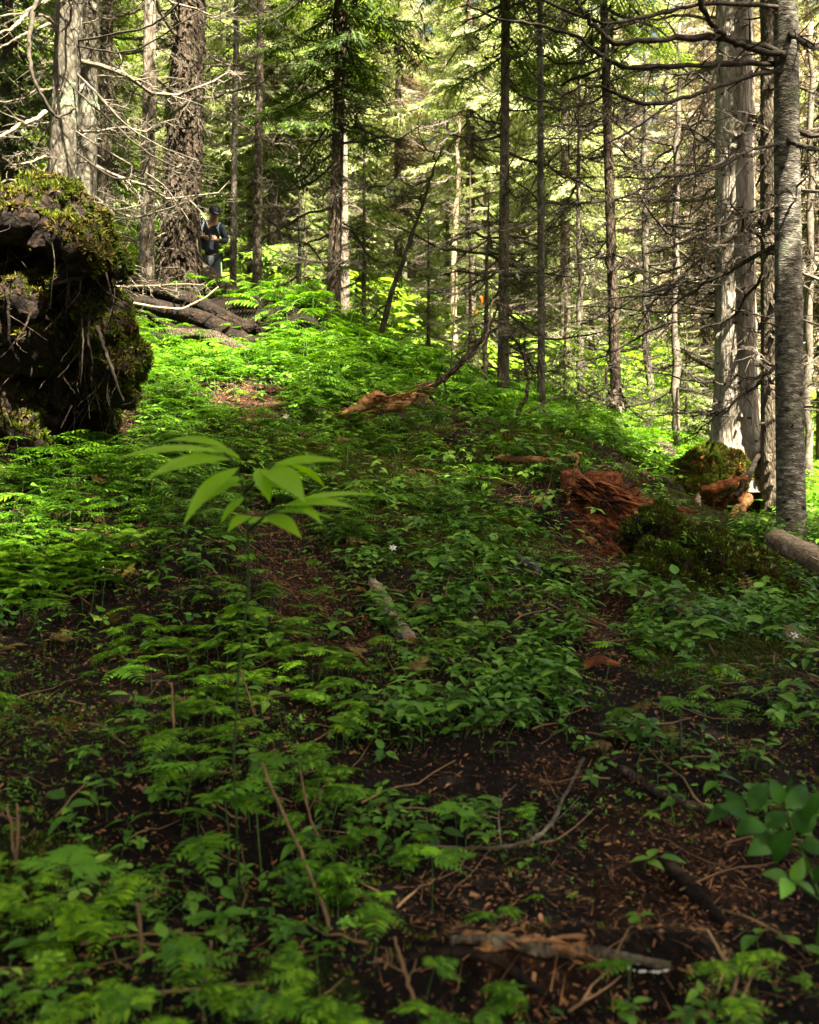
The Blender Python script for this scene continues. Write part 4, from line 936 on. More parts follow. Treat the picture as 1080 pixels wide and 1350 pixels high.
sapling(480, 15.0, 3.5, 1.0, 'green fir sapling between the dense dark conifer and leaning dead tree', 'needle_mid', 623, 46)
sapling(402, 17, 2.4, .9, 'low green fir sapling left of the dense dark conifer', 'needle_sunlit', 624, 40)
sapling(905, 14, 2.0, .8, 'pale green fir sapling left of the thick pale trunk foot', 'needle_sunlit', 625, 40)
for px, Y, hh, cm, L_, h0, lb in ((620, 18.5, 14, 'needle_sunlit', 2.0, 3.8, 'fir with green drooping sprays behind the slim trunk, upper centre'), (362, 20, 13, 'needle_sunlit', 2.0, 2.5, 'sunlit fir directly behind the slim straight brown trunk'),
                           (745, 18, 14, 'needle_sunlit', 2.1, 3.2, 'fir with green drooping sprays, upper right of centre'), (525, 22, 12, 'needle_brown', 1.4, 2.2, 'fir with brown dying foliage behind the dense dark conifer'),
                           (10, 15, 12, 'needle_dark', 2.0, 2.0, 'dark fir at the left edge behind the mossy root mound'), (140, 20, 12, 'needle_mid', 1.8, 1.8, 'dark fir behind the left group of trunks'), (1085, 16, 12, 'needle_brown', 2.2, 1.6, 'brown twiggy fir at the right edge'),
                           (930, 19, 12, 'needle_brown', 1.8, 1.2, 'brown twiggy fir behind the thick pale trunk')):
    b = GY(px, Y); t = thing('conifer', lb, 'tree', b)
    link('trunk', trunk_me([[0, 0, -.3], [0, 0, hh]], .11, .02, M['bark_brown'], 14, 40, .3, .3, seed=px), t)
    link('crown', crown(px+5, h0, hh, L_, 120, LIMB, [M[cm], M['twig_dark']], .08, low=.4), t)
    o = link('dead_wood', DWV[px % 3], t); o['kind'] = 'stuff'

# bright bushes
def bush(px, Y, hh, label, seed, mk='bush', ns=9, lf=.045, spread=.5):
    r = np.random.default_rng(seed); b = GY(px, Y); t = thing('leafy_bush', label, 'bush', b, 'bright leafy bushes under the far trees' if mk == 'bush' else None)
    sm, lm = MB(), MB()
    for i in range(ns):
        a = r.uniform(0, 6.28); rr = r.uniform(.1, spread); u = np.linspace(0, 1, 7); h = hh*r.uniform(.6, 1.1)
        S = np.stack([rr*math.cos(a)*u**1.3*hh*1.3, rr*math.sin(a)*u**1.3*hh*1.3, h*u-.02], -1)+np.vstack([np.zeros(3), r.normal(0, .02, (6, 3))])
        V, Fq = tube(S, .006*(1.1-u), 4, False); sm.add(V, Fq)
        for j in range(7):
            uu = r.uniform(.25, 1); c = np.array([np.interp(uu, u, S[:, e]) for e in range(3)]); a2 = r.uniform(0, 6.28); l = r.uniform(.15, .4)*hh*.6; e = c+np.array([math.cos(a2)*l, math.sin(a2)*l, r.uniform(-.05, .3)*l])
            V, Fq = tube([c, e], [.003, .0015], 3, False); sm.add(V, Fq)
            m = 9; w_ = r.uniform(.15, 1, m)[:, None]
            lm.addT(leaf(lf, lf*.55, .3, .2, 2, 'ovate'), mat4(c+(e-c)*w_+r.normal(0, .015, (m, 3)), a2+r.choice([-1, 1], m)*r.uniform(.4, 1.2, m), r.uniform(-.4, .4, m), r.uniform(-.5, .5, m), r.uniform(.6, 1.2, m)))
    o = link('stem', sm.me('stem', [M['twig']]), t); o['kind'] = 'stuff'; o = link('foliage', lm.me('foliage', [M[mk]]), t); o['kind'] = 'stuff'
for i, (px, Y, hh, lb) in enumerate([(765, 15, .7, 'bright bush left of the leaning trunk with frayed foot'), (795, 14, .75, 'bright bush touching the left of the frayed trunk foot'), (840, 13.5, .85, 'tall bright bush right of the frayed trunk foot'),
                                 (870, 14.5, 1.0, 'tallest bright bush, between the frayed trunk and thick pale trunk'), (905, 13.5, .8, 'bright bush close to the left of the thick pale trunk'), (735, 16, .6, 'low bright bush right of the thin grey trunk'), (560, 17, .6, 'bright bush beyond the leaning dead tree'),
                                 (1068, 11, .7, 'bright bush at the right edge behind the ringed trunk'), (400, 15.5, .5, 'bright bush left of the dense dark conifer on the rise'), (820, 17, .9, 'bright bush behind the frayed trunk foot'), (268, 20, 2.6, 'tall bright bush directly behind the hiker'), (298, 20.5, 2.8, 'tall bright bush right behind the hiker shoulder'), (325, 21, 2.6, 'tall bright bush behind the two slim trunks'), (360, 21, 2.2, 'bright bush right of the slim straight trunk'),  # bushes around the hiker are added to lighten the gap by leaf colour
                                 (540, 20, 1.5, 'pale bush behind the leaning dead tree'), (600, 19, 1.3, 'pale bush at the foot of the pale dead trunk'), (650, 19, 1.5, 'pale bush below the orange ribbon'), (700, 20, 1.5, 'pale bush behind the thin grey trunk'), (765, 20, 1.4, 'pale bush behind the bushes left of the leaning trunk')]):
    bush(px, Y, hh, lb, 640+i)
bush(985, 7.6, .28, 'low green bush in front of the mossy stump', 655, 'leaf', 8, .04)
bush(1005, 7.0, .22, 'low green bush left of the ringed trunk foot', 656, 'leaf', 8, .04)

# ------------------------------------------------------------------ mounds, stumps, logs
import bmesh
def blob(ells, voxel, amp, sc, seed, org):
    bm = bmesh.new()
    for px, py, Y, rx, ry, d, *rot in ells:
        if Y is None: Y = P(px, py+ry*.75).y
        c = at(px, py, Y)-org; k = Y/F
        Mx = Matrix.Translation(c) @ Matrix.Rotation(rot[0] if rot else 0, 4, 'Y') @ Matrix.Diagonal((rx*k, d, ry*k, 1))
        bmesh.ops.create_icosphere(bm, subdivisions=3, radius=1, matrix=Mx)
    me = bpy.data.meshes.new('tmp'); bm.to_mesh(me); bm.free()
    o = bpy.data.objects.new('tmp', me); C.objects.link(o)
    md = o.modifiers.new('r', 'REMESH'); md.mode = 'VOXEL'; md.voxel_size = voxel
    dg = bpy.context.evaluated_depsgraph_get(); ev = o.evaluated_get(dg); m2 = ev.to_mesh()
    n = len(m2.vertices); V = np.empty(n*3, np.float32); m2.vertices.foreach_get('co', V); V = V.reshape(-1, 3).astype(float)
    Nn = np.empty(n*3, np.float32); m2.vertices.foreach_get('normal', Nn); Nn = Nn.reshape(-1, 3)
    Q = [list(p.vertices) for p in m2.polygons]; Q4 = np.array([q for q in Q if len(q) == 4]); Q3 = np.array([q for q in Q if len(q) == 3]).reshape(-1, 3)
    ev.to_mesh_clear(); bpy.data.objects.remove(o); bpy.data.meshes.remove(me)
    x, y, z = V.T*sc
    dsp = fbm(x, y, z, seed, 5, .6)*amp+np.abs(fbm(x*.7, y*.7, z*.35, seed+4, 3))*amp*1.2
    V = V+Nn*dsp[:, None]
    a, b, c = V[Q4[:, 0]], V[Q4[:, 1]], V[Q4[:, 3]]; fn = np.cross(b-a, c-a); ar = np.linalg.norm(fn, axis=1); fn = fn/(ar[:, None]+1e-12)
    return V, Q4, Q3, V[Q4].mean(1), fn, ar
def cover(fc, fn, ar, n, w_, seed, temps, s, mats, name, sink=0.004):
    r = np.random.default_rng(seed); p = ar*w_; p = p/p.sum(); k = r.choice(len(fc), n, p=p)
    j = r.normal(0, .006, (n, 3)); nr = fn[k]*.8+r.normal(0, .25, (n, 3))+[0, 0, .25]; nr /= np.linalg.norm(nr, axis=1, keepdims=True)
    Ms = mat4(fc[k]+j-fn[k]*sink, r.uniform(0, 6.28, n), 0, 0, r.uniform(.6, 1.4, n)*s, nr); w2 = r.integers(0, len(temps), n); mb = MB()
    for i, T in enumerate(temps): mb.addT(T, Ms[w2 == i])
    return mb.me(name, mats)
def mound(name, label, cat, org, ells, voxel, amp, sc, seed, mat, mossw, nm, extra=None, ms=2.0, mossmats=('moss', 'moss_brown')):
    t = thing(name, label, cat, org)
    V, Q4, Q3, fc, fn, ar = blob(ells, voxel, amp, sc, seed, org)
    o = link('core', mesh('core', V, [Q4, Q3], [M[mat]], smooth=True), t)
    w_ = mossw(fc, fn)+1e-6
    nz = fbm(fc[:, 0]*5, fc[:, 1]*5, fc[:, 2]*5, seed+9, 3)
    o = link('moss', cover(fc, fn, ar, nm, w_*np.clip(.6+nz, 0, 1), seed+1, MOSST, ms, [M[mossmats[0]]], 'moss'), t); o['kind'] = 'stuff'
    o = link('brown_moss', cover(fc, fn, ar, nm//2, w_*np.clip(.5-nz, 0, 1), seed+2, MOSST, ms*1.1, [M[mossmats[1]]], 'brown_moss'), t); o['kind'] = 'stuff'
    return t, fc, fn, ar
org = GY(60, 5.9)
RM, rfc, rfn, rar = mound('root_mound', 'big dark uprooted root mound capped with moss at the left edge', 'root mound', org,
    [(-10, 330, 5.9, 80, 66, .4), (-90, 380, 6.0, 150, 150, .6), (60, 320, 5.75, 52, 34, .30, .35), (120, 340, 5.5, 38, 14, .22, .35), (35, 290, 5.85, 44, 34, .3), (118, 405, 5.75, 16, 50, .2, -.2), (140, 462, 5.7, 20, 40, .18, -.3), (160, 492, 5.65, 18, 32, .14, -.2),
     (50, 420, 6.2, 80, 96, .3), (0, 520, 6.05, 80, 60, .3), (-60, 560, 5.8, 100, 70, .4), (90, 380, 5.8, 38, 28, .25), (95, 470, 6.45, 60, 90, .3), (10, 400, 5.6, 60, 14, .2, .1), (40, 450, 5.7, 30, 22, .15)], .022, .10, 6.5, 1200, 'dark_wood',  # rearmost ellipsoid is dark backing added for the shade in the hollow
    lambda c, n: np.clip(n[:, 2]*1.6-.25, 0, 1)+np.where((n[:, 0] > .55) & (c[:, 0] > (110-60)/F*5.7), 1.0, 0)+.008, 34000, ms=1.2)
r = np.random.default_rng(99); mb = MB()
k_ = np.nonzero((rfn[:, 1] < -.35) & (rfn[:, 2] < .35) & (rfc[:, 0] > -.6))[0]
for i in range(190):
    c = rfc[r.choice(k_)].copy(); l = r.uniform(.06, .42); n_ = 9; dx_ = np.cumsum(r.normal(0, .006, n_))+r.normal(0, .012); q = np.cumsum(np.column_stack([dx_, r.normal(-.008, .006, n_), np.full(n_, -l/n_)]), 0)
    V, Fq = tube(np.vstack([c, c+q]), np.linspace(r.uniform(.0015, .007), .001, n_+1), 4, False); mb.add(V, Fq)
o = link('fine_root', mb.me('fine_root', [M['bark_dark']]), RM); o['kind'] = 'stuff'
o = link('moss_leaf', cover(rfc, rfn, rar, 6000, np.clip(rfn[:, 2]*1.5-.2, 0, 1)+1e-6, 77, SPR, 1.6, [M['moss_brown'], M['stem']], 'moss_leaf'), RM); o['kind'] = 'stuff'
for i, (p, rd) in enumerate([([(118, 415, 5.5), (116, 450, 5.4), (124, 480, 5.4), (118, 505, 5.45)], (.007, .004)), ([(128, 430, 5.45), (140, 465, 5.4), (152, 500, 5.4), (163, 530, 5.45)], (.012, .006)), ([(108, 420, 5.5), (110, 460, 5.4), (106, 510, 5.45)], (.005, .003)),
                      ([(75, 470, 5.7), (85, 500, 5.6), (100, 520, 5.6)], (.008, .004)), ([(70, 400, 5.8), (50, 440, 5.6), (40, 500, 5.6)], (.008, .004)), ([(160, 352, 5.5), (120, 362, 5.45), (60, 378, 5.45)], (.012, .008)), ([(10, 380, 5.4), (12, 450, 5.35), (25, 480, 5.4)], (.01, .005)),
                      ([(190, 515, 5.6), (175, 530, 5.5), (160, 535, 5.5)], (.006, .004)), ([(95, 535, 5.5), (85, 555, 5.4), (80, 565, 5.35)], (.005, .003)), ([(140, 360, 5.4), (150, 400, 5.35), (145, 440, 5.35)], (.006, .003))]):
    o_, S, rr, me = path_tree('root', '', '', p, rd, 'twig_dark' if i in (1, 5, 2) else 'dark_wood', seed=i+20); link('root', me, RM, o_-org)

org = GY(960, 9.0)
ST, sfc, sfn, sar = mound('mossy_stump', 'mossy orange-brown rotting stump at the foot of the thick pale trunk', 'stump', org,
    [(940, 632, 8.95, 44, 34, .28), (984, 636, 9.2, 33, 38, .3), (918, 652, 8.75, 32, 22, .22), (960, 672, 9.35, 42, 36, .26), (1000, 655, 9.25, 18, 40, .25), (966, 606, 9.3, 36, 15, .3)], .024, .07, 6.5, 1210, 'rot_wood',
    lambda c, n: np.clip(n[:, 2]*1.6+.05, 0, 1)*np.where(n[:, 1] < .3, 1, .4)+.05, 22000, ms=1.25)
for i, (p, rd, mt) in enumerate([([(918, 648, 8.55), (922, 672, 8.45), (930, 705, 8.4)], (.028, .03, .015), 'pale_wood'), ([(988, 655, 8.7), (972, 672, 8.5), (955, 695, 8.4)], (.045, .05, .02), 'raw_wood'), ([(912, 650, 8.6), (940, 645, 8.5), (985, 628, 8.5)], (.03, .05, .02), 'rot_wood'),
                          ([(1000, 600, 8.8), (985, 630, 8.6), (970, 655, 8.5)], (.02, .03, .02), 'dark_wood'), ([(930, 700, 8.3), (960, 722, 8.0), (1010, 745, 7.6)], (.022, .018, .01), 'pale_wood')]):
    o_, S, rr, me = path_tree('broken_root', '', '', p, rd, mt, seed=i+40, k=7); link('broken_root', me, ST, o_-org)

org = GY(920, 5.7)
MH, mfc, mfn, mar = mound('mossy_hummock', 'low moss-covered hummock in front of the mossy stump', 'hummock', org,
    [(872, 712, 5.75, 42, 42, .24), (915, 738, 5.65, 52, 44, .26), (962, 768, 5.5, 50, 36, .26), (1012, 792, 5.3, 45, 24, .25), (880, 775, 5.3, 45, 35, .15), (935, 805, 5.2, 55, 30, .15)], .022, .09, 6.0, 1220, 'dark_wood',
    lambda c, n: np.clip(n[:, 2]*1.5-.2, 0, 1)+.03, 30000, ms=.95)
o = link('leafy_sprig', cover(mfc, mfn, mar, 1500, np.clip(mfn[:, 2], 0, 1)+1e-6, 78, SPR, 1.3, [M['leaf'], M['stem']], 'leafy_sprig'), MH); o['kind'] = 'stuff'

# rotten red log: shards
def shard(r, L_, W, Tt):
    n = 7; u = np.linspace(0, 1, n); S = np.stack([L_*u, r.normal(0, .02*L_, n), r.normal(0, .015*L_, n)-.08*L_*u**2], -1)
    rad = np.array([.25, .8, 1, 1, .85, .6, .1])*r.uniform(.8, 1.2, n); V, Fq = tube(S, 1.0, 6)
    k = 6
    V = V.copy(); 
    for i in range(n):
        seg = V[i*k:(i+1)*k]; V[i*k:(i+1)*k] = S[i]+(seg-S[i])*np.array([L_*.05, W*rad[i], Tt*rad[i]])*r.uniform(.75, 1.25, (k, 1))
    return (V, [(f, 0) for f in Fq])
def shards(parent, org, n, line, spread, L_, seed, mat, yaw, pitch, name='wood_shard', single=False):
    r = np.random.default_rng(seed); mb = MB()
    for i in range(n):
        t_ = r.uniform(0, 1); A = at(*line[0]); B = at(*line[1]); c = np.array(A.lerp(B, t_)-org)+r.normal(0, 1, 3)*np.array(spread)
        l = r.uniform(.3, 1)*L_; mb.addT(shard(r, l, l*r.uniform(.025, .10), l*r.uniform(.015, .04)), mat4(c[None], yaw+r.normal(0, .35), pitch+r.normal(0, .3), r.uniform(-1, 1)))
    o = link(name, mb.me(name, [M[mat]]), parent); o['kind'] = 'stuff'; return o
org = GY(800, 6.3)
RL = thing('rotten_log', 'crumbling rust-red rotten log on the slope beside the mossy hummock', 'rotten log', org)
V, Q4, Q3, fc, fn, ar = blob([(785, 655, 6.45, 36, 13, .14, .5), (828, 680, 6.38, 42, 22, .16, .5), (782, 695, 6.25, 34, 30, .13), (818, 718, 6.05, 32, 28, .13), (790, 752, 5.75, 28, 24, .10)], .015, .08, 14, 1230, org)
link('core', mesh('core', V, [Q4, Q3], [M['rot_wood']], smooth=False), RL)
shards(RL, org, 320, ((758, 640, 6.3), (850, 690, 6.1)), (.06, .05, .05), .26, 31, 'rot_wood', -.45, -.42)
shards(RL, org, 90, ((760, 645, 6.25), (850, 695, 6.05)), (.06, .05, .05), .2, 37, 'dark_wood', -.5, -.4, 'dark_shard')
shards(RL, org, 110, ((765, 640, 6.2), (840, 672, 6.1)), (.03, .03, .02), .22, 32, 'rot_wood', -.45, -.42, 'pale_shard')
shards(RL, org, 260, ((772, 690, 6.0), (805, 775, 5.35)), (.10, .06, .05), .13, 33, 'rot_wood', -.9, -.5, 'fallen_shard')
stick('dead_stick', 'short reddish snag stick standing beside the rotten log', 'stick', [(748, 668, 6.2), (752, 635, 6.2), (758, 618, 6.2), (764, 602, 6.2)], (.016, .012, .008), 'raw_wood', seed=3)

def log(name, label, pts, rads, mat, seed=0, cat='log', k=20, rough=.12, endmat='raw_wood', jag=.0, bits=0, group=None):
    W = [W3(p) for p in pts]; o = W[0]; L_ = np.array([list(w_-o) for w_ in W]); n = len(L_); u = np.linspace(0, n-1, n*14)
    S = np.stack([np.interp(u, range(n), L_[:, a]) for a in range(3)], -1)
    for _ in range(6): S[1:-1] = (S[:-2]+S[1:-1]*2+S[2:])/4
    rr = np.interp(np.linspace(0, 1, len(u)), np.linspace(0, 1, len(rads)), rads)
    V, Fq = tube(S, rr, k); m = len(S)*k; a = V[:m].reshape(len(S), k, 3); c = S[:, None]
    al = np.arange(len(S))/len(S)*np.linalg.norm(L_[-1])/rads[0]; th = np.arange(k)*2*PI/k
    A_, TH = np.meshgrid(al, th, indexing='ij'); nz = fbm(np.cos(TH)*2.2, np.sin(TH)*2.2, A_*.35, seed, 4)*rough*1.3
    a = c+(a-c)*(1+nz)[:, :, None]
    t = (S[-1]-S[0])/np.linalg.norm(S[-1]-S[0]); r = np.random.default_rng(seed)
    if jag:
        a[0] -= t*(r.uniform(0, 1, k)*jag)[:, None]*rads[0]*2; a[-1] += t*(r.uniform(0, 1, k)*jag)[:, None]*rads[-1]*2
    V[:m] = a.reshape(-1, 3)
    th_ = thing(name, label, cat, o, group)
    link('log_body', mesh('log_body', V, [Fq[0], Fq[1]], [M[mat], M[endmat]], [0, 1], smooth=True), th_)
    if bits:
        mb = MB()
        for i in range(bits):
            q = int(r.integers(2, len(S)-2)); d = r.normal(0, 1, 3); d -= t*d.dot(t); d /= np.linalg.norm(d); l = r.uniform(.3, 1.6)*rads[0]
            if d[2] < -.2: d[2] *= -1
            V, Fq2 = tube([S[q]+d*rr[q]*.7, S[q]+d*(rr[q]+l*.5), S[q]+d*(rr[q]+l)+t*l*.3], [rads[0]*.12, rads[0]*.09, rads[0]*.04], 5); mb.add(V, Fq2)
        q = link('branch_stub', mb.me('branch_stub', [M[mat]]), th_); q['kind'] = 'stuff'
    return th_
log('fallen_log', 'dark fallen log running down from behind the root mound', [(150, 368, 12.6), (205, 382, 12.3), (262, 402, 12.0), (330, 436, 11.7)], (.11, .10, .085), 'dark_wood', 1, bits=8, endmat='dark_wood', jag=.6)
log('fallen_log', 'second dark fallen log lying just below the first one', [(150, 392, 12.2), (215, 408, 11.9), (270, 422, 11.6), (330, 455, 11.2)], (.11, .10, .09), 'dark_wood', 2, bits=8, endmat='dark_wood', jag=.6)
log('fallen_log', 'third short dark log at the lower end of the log pile', [(225, 440, 11.4), (280, 446, 11.2), (335, 470, 10.9)], (.07, .09, .07), 'bark_dark', 22, bits=6, jag=.5, endmat='dark_wood')
log('fallen_branch', 'pale bent branch lying across the dark log pile', [(165, 398, 11.6), (205, 405, 11.4), (240, 408, 11.3), (272, 392, 11.3), (288, 378, 11.3)], (.016, .014, .008), 'pale_wood', 23, 'branch', 8)
log('fallen_log', 'reddish fallen log in front of the hiker', [(225, 335, 16.3), (262, 358, 16.0), (300, 384, 15.8), (345, 410, 15.5), (420, 436, 15.2)], (.17, .16, .13, .10), 'bark_brown', 3, bits=7, endmat='rot_wood')
log('fallen_log', 'pale barkless log lying at the lower right of the ringed trunk', [(1026, 712, 5.75), (1055, 726, 5.6), (1085, 742, 5.45), (1140, 768, 5.3)], (.066, .072, .07), 'pale_wood', 4, jag=.35, rough=.18, bits=3)
log('fallen_branch', 'grey fallen branch pointing at the frayed trunk foot', [(722, 566), (765, 574), (800, 580), (838, 590)], (.035, .035, .03), 'bark_grey', 5, 'branch', 10, bits=5)
log('fallen_branch', 'short dark fallen branch below the grey fallen one', [(780, 592), (800, 600), (835, 610)], (.02, .02), 'dark_wood', 6, 'branch', 8)
log('fallen_branch', 'curved reddish branch on the dark ledge left of the rotten log', [(655, 603), (680, 612), (705, 612), (735, 604), (765, 602)], (.03, .026, .02), 'raw_wood', 7, 'branch', 10, jag=.4)
log('wood_chunk', 'long brown wood chunk lying in the leaves, mid slope', [(492, 764), (506, 788), (524, 815), (545, 842)], (.022, .036, .034, .022), 'pale_wood', 8, 'wood', 12, rough=.3, jag=.6)
stick('wood_stick', 'short tan stick left of the grey rock', 'stick', [(640, 752), (655, 736), (672, 718)], (.012, .014, .009), 'raw_wood', seed=12)
log('wood_chunk', 'small reddish wood chunk among leaves, right of centre', [(770, 887), (790, 884), (815, 890)], (.016, .02, .012), 'rot_wood', 9, 'wood', 10, rough=.3, jag=.5)
log('wood_chunk', 'rusty wood strip left of the tan stick', [(596, 720), (620, 716), (650, 718)], (.012, .016, .01), 'rot_wood', 10, 'wood', 10, rough=.3, jag=.5)
org_l = [(596, 1232), (650, 1246), (720, 1262), (790, 1268), (880, 1281)]
LB = log('rotting_log', 'low rotting orange-brown log with white fungus at the bottom', org_l, (.008, .012, .012, .008), 'bark_brown', 11, 'log', 14, rough=.28, jag=.8, endmat='rot_wood')
r = np.random.default_rng(6); mb = MB()
for i in range(60):
    px = r.choice([r.uniform(600, 700), r.uniform(715, 760)]); c = P(px, 1240+(px-600)*.17+r.normal(0, 4))-LB.location+Vector((0, 0, .012)); l = r.uniform(.02, .06)
    mb.addT(shard(r, l, l*.16, l*.08), mat4(np.array([list(c)]), r.normal(0, .4), r.normal(0, .2), r.uniform(-1, 1)))
link('rotten_shard', mb.me('rotten_shard', [M['raw_wood']]), LB).__setitem__('kind', 'stuff')
mb = MB(); r = np.random.default_rng(5)
V0, F0 = tube([[0, 0, -.5], [0, 0, -.3], [0, 0, .3], [0, 0, .5]], [.3, .5, .5, .25], 7)
for i in range(70):
    px = r.choice([r.uniform(750, 800), r.uniform(815, 882)]); p = P(px, 1272+(px-750)*.1+r.normal(0, 2.5))+Vector((0, 0, .012)); s = r.uniform(.002, .006)
    mb.addT((V0, [(f, 0) for f in F0]), mat4(np.array([list(p-LB.location)]), r.uniform(0, 6), r.uniform(-1.5, 1.5), r.uniform(-1.5, 1.5), s))
o = link('fungus', mb.me('fungus', [M['fungus']], True), LB); o['kind'] = 'stuff'
log('dark_root', 'dark root half buried below the rotting log, bottom', [(540, 1262), (600, 1250), (660, 1268), (700, 1310), (730, 1330)], (.008, .012, .010, .007), 'dark_wood', 13, 'root', 10, rough=.2)
log('fallen_branch', 'dark fallen branch running to the dark leafy shrub', [(820, 1030), (870, 1062), (900, 1078), (935, 1090), (985, 1120)], (.012, .013, .010), 'bark_dark', 14, 'branch', 8, bits=4)
log('fallen_branch', 'thick dark brown branch half sunk in the bare earth, lower right', [(875, 1140), (915, 1175), (960, 1215)], (.016, .018, .012), 'dark_wood', 16, 'branch', 9, bits=3)
stick('forked_twig', 'grey forked twig lying on the low ferns, bottom centre', 'twig', [(555, 1102), (610, 1108), (660, 1112), (700, 1106), (725, 1085), (745, 1050), (770, 1010)], (.005, .0065, .004), 'twig', 10, (.05, .18), 13)
# raised dead branch with broken orange roots
BT = stick('dead_branch', 'dark dead branch rising to the right from broken orange wood', 'branch', [(520, 540, 8.2), (552, 515, 8.2), (580, 502, 8.25), (608, 478, 8.3), (632, 452, 8.35), (650, 420, 8.4), (657, 395, 8.45), (660, 375, 8.45)], (.034, .028, .022, .012, .005), 'bark_dark', 14, (.1, .5), 15)
for i, (p, rd, lb) in enumerate([([(512, 538, 8.05), (530, 536, 8.0), (545, 524, 8.0), (549, 516, 8.0)], (.03, .045, .035, .02), 'smooth orange broken wood knob under the raised dead branch'),
                      ([(450, 548, 8.1), (475, 538, 8.05), (495, 522, 8.05), (510, 528, 8.05)], (.02, .045, .05, .02), 'ragged orange broken root left of the smooth knob')]):
    t_ = log('broken_root', lb, p, rd, 'raw_wood', 20+i, 'root', 12, rough=.4, jag=.9)
    shards(t_, t_.location, 50, (p[0], p[-1]), (.03, .03, .02), .2, 900+i, 'raw_wood', 0, .1)
stick('arched_root', 'mossy arched root left of the broken orange wood', 'root', [(370, 572), (400, 564), (440, 556), (470, 545)], (.02, .03, .02), 'dark_wood', 6, (.05, .2), 21)
stick('bent_branch', 'dark bent branch hooking upward below the thin grey trunk', 'branch', [(665, 572, 8.6), (682, 548, 8.6), (694, 522, 8.6), (697, 500, 8.6), (692, 475, 8.6), (688, 462, 8.6)], (.022, .016, .008), 'bark_dark', 6, (.05, .25), 22)
stick('bent_branch', 'grey bent twig crossing right from the hooked branch', 'branch', [(690, 548, 8.7), (715, 532, 8.7), (745, 520, 8.7)], (.012, .008), 'twig', 5, (.05, .2), 23)
stick('looped_twig', 'pale looping twig hanging from the raised dead branch', 'twig', [(657, 392, 8.4), (648, 398, 8.3), (645, 425, 8.3), (640, 448, 8.3), (632, 462, 8.3), (630, 485, 8.3), (645, 500, 8.3)], (.008, .006, .004), 'pale_wood', 7, (.08, .25), 24)
# dry stems in the lower left and centre
DS = [([(442, 1252, 2.05), (425, 1190, 2.07), (400, 1130, 2.1), (372, 1070, 2.12), (345, 1005, 2.15)], 'long bent dry stem crossing the low ferns, bottom centre left'),
      ([(425, 1120, 2.4), (408, 1075, 2.4), (395, 1015, 2.4)], 'short dry stem right of the long bent one'), ([(22, 1160, 2.3), (18, 1120, 2.3), (10, 1060, 2.3)], 'dry brown stem at the left edge'),
      ([(20, 1150, 2.25), (24, 1100, 2.25), (22, 1060, 2.25)], 'second dry brown stem beside the left edge'), ([(190, 1300, 1.9), (186, 1240, 1.9), (182, 1190, 1.9)], 'upright dry stem, bottom left'),
      ([(338, 950, 3.1), (328, 915, 3.1), (315, 880, 3.1)], 'thin dry stem below the tall pale-leaved plant'), ([(230, 980, 2.8), (228, 930, 2.8), (226, 900, 2.8)], 'forked dry stem left of the tall pale-leaved plant'),
      ([(546, 1320, 1.75), (530, 1270, 1.76), (520, 1235, 1.78)], 'tan broken stem at the bottom centre'), ([(262, 1345, 1.8), (272, 1290, 1.8), (278, 1240, 1.8)], 'thin dry stem under the three-part leaf'),
      ([(45, 1340, 1.9), (75, 1300, 1.9), (95, 1265, 1.9)], 'leaning dry twig in the bottom left corner'), ([(900, 1010, 2.9), (898, 960, 2.9), (896, 915, 2.9)], 'thin dark upright twig, right of centre')]
for i, (p, lb) in enumerate(DS): stick('dry_stalk', lb, 'stem', p, (.0045, .003), 'twig' if i == 10 else 'stem_dry', 2, (.03, .1), 30+i, k=5)
stick('dead_stalk', 'thin dark upright dead stem in front of the bright gap', 'stem', [(594, 492, 8.6), (597, 450, 8.6), (600, 400, 8.6), (601, 355, 8.6)], (.008, .004), 'twig_dark', 6, (.1, .3), 50)
# rocks and small broken stump
V, Q4, Q3, fc, fn, ar = blob([(690, 745, 4.9, 20, 10, .07)], .007, .022, 16, 1240, GY(690, 4.9))
tag(link('rock', mesh('rock', V, [Q4, Q3], [M['rock']], smooth=True), None, GY(690, 4.9)), 'mottled grey rock half hidden by leaves', 'rock')
V, Q4, Q3, fc, fn, ar = blob([(876, 602, 11.2, 12, 16, .1), (870, 588, 11.2, 14, 5, .1)], .015, .03, 9, 1241, GY(875, 11.2))
tag(link('small_stump', mesh('small_stump', V, [Q4, Q3], [M['bark_dark']], smooth=True), None, GY(875, 11.2)), 'small broken brown stump in front of the bright bushes', 'stump')

# orange ribbon on the twig
r = np.random.default_rng(9); u = np.linspace(0, 1, 9); c = np.array([list(at(633+4*math.sin(q*5)-q*3, 390+26*q, 9.5)) for q in u]); o0 = c[0].copy(); c -= o0
tw = np.stack([np.cos(u*2.5), np.sin(u*2.5), 0*u], -1)*.014
V = np.vstack([c-tw, c+tw]); i = np.arange(8); me = mesh('ribbon', V, [np.stack([i, i+9, i+10, i+1], -1)], [M['ribbon']], smooth=True)
ob = link('marker_ribbon', me, None, Vector(o0)); sl = ob.modifiers.new('s', 'SOLIDIFY'); sl.thickness = .001
tag(ob, 'small orange marker ribbon hanging from a twig in the bright gap', 'ribbon')
stick('dead_twig', 'thin dark twig holding the orange ribbon', 'twig', [(663, 370, 10.9), (645, 380, 10), (634, 388, 9.5), (615, 395, 9.2)], (.008, .004), 'twig_dark', 6, (.1, .3), 55)

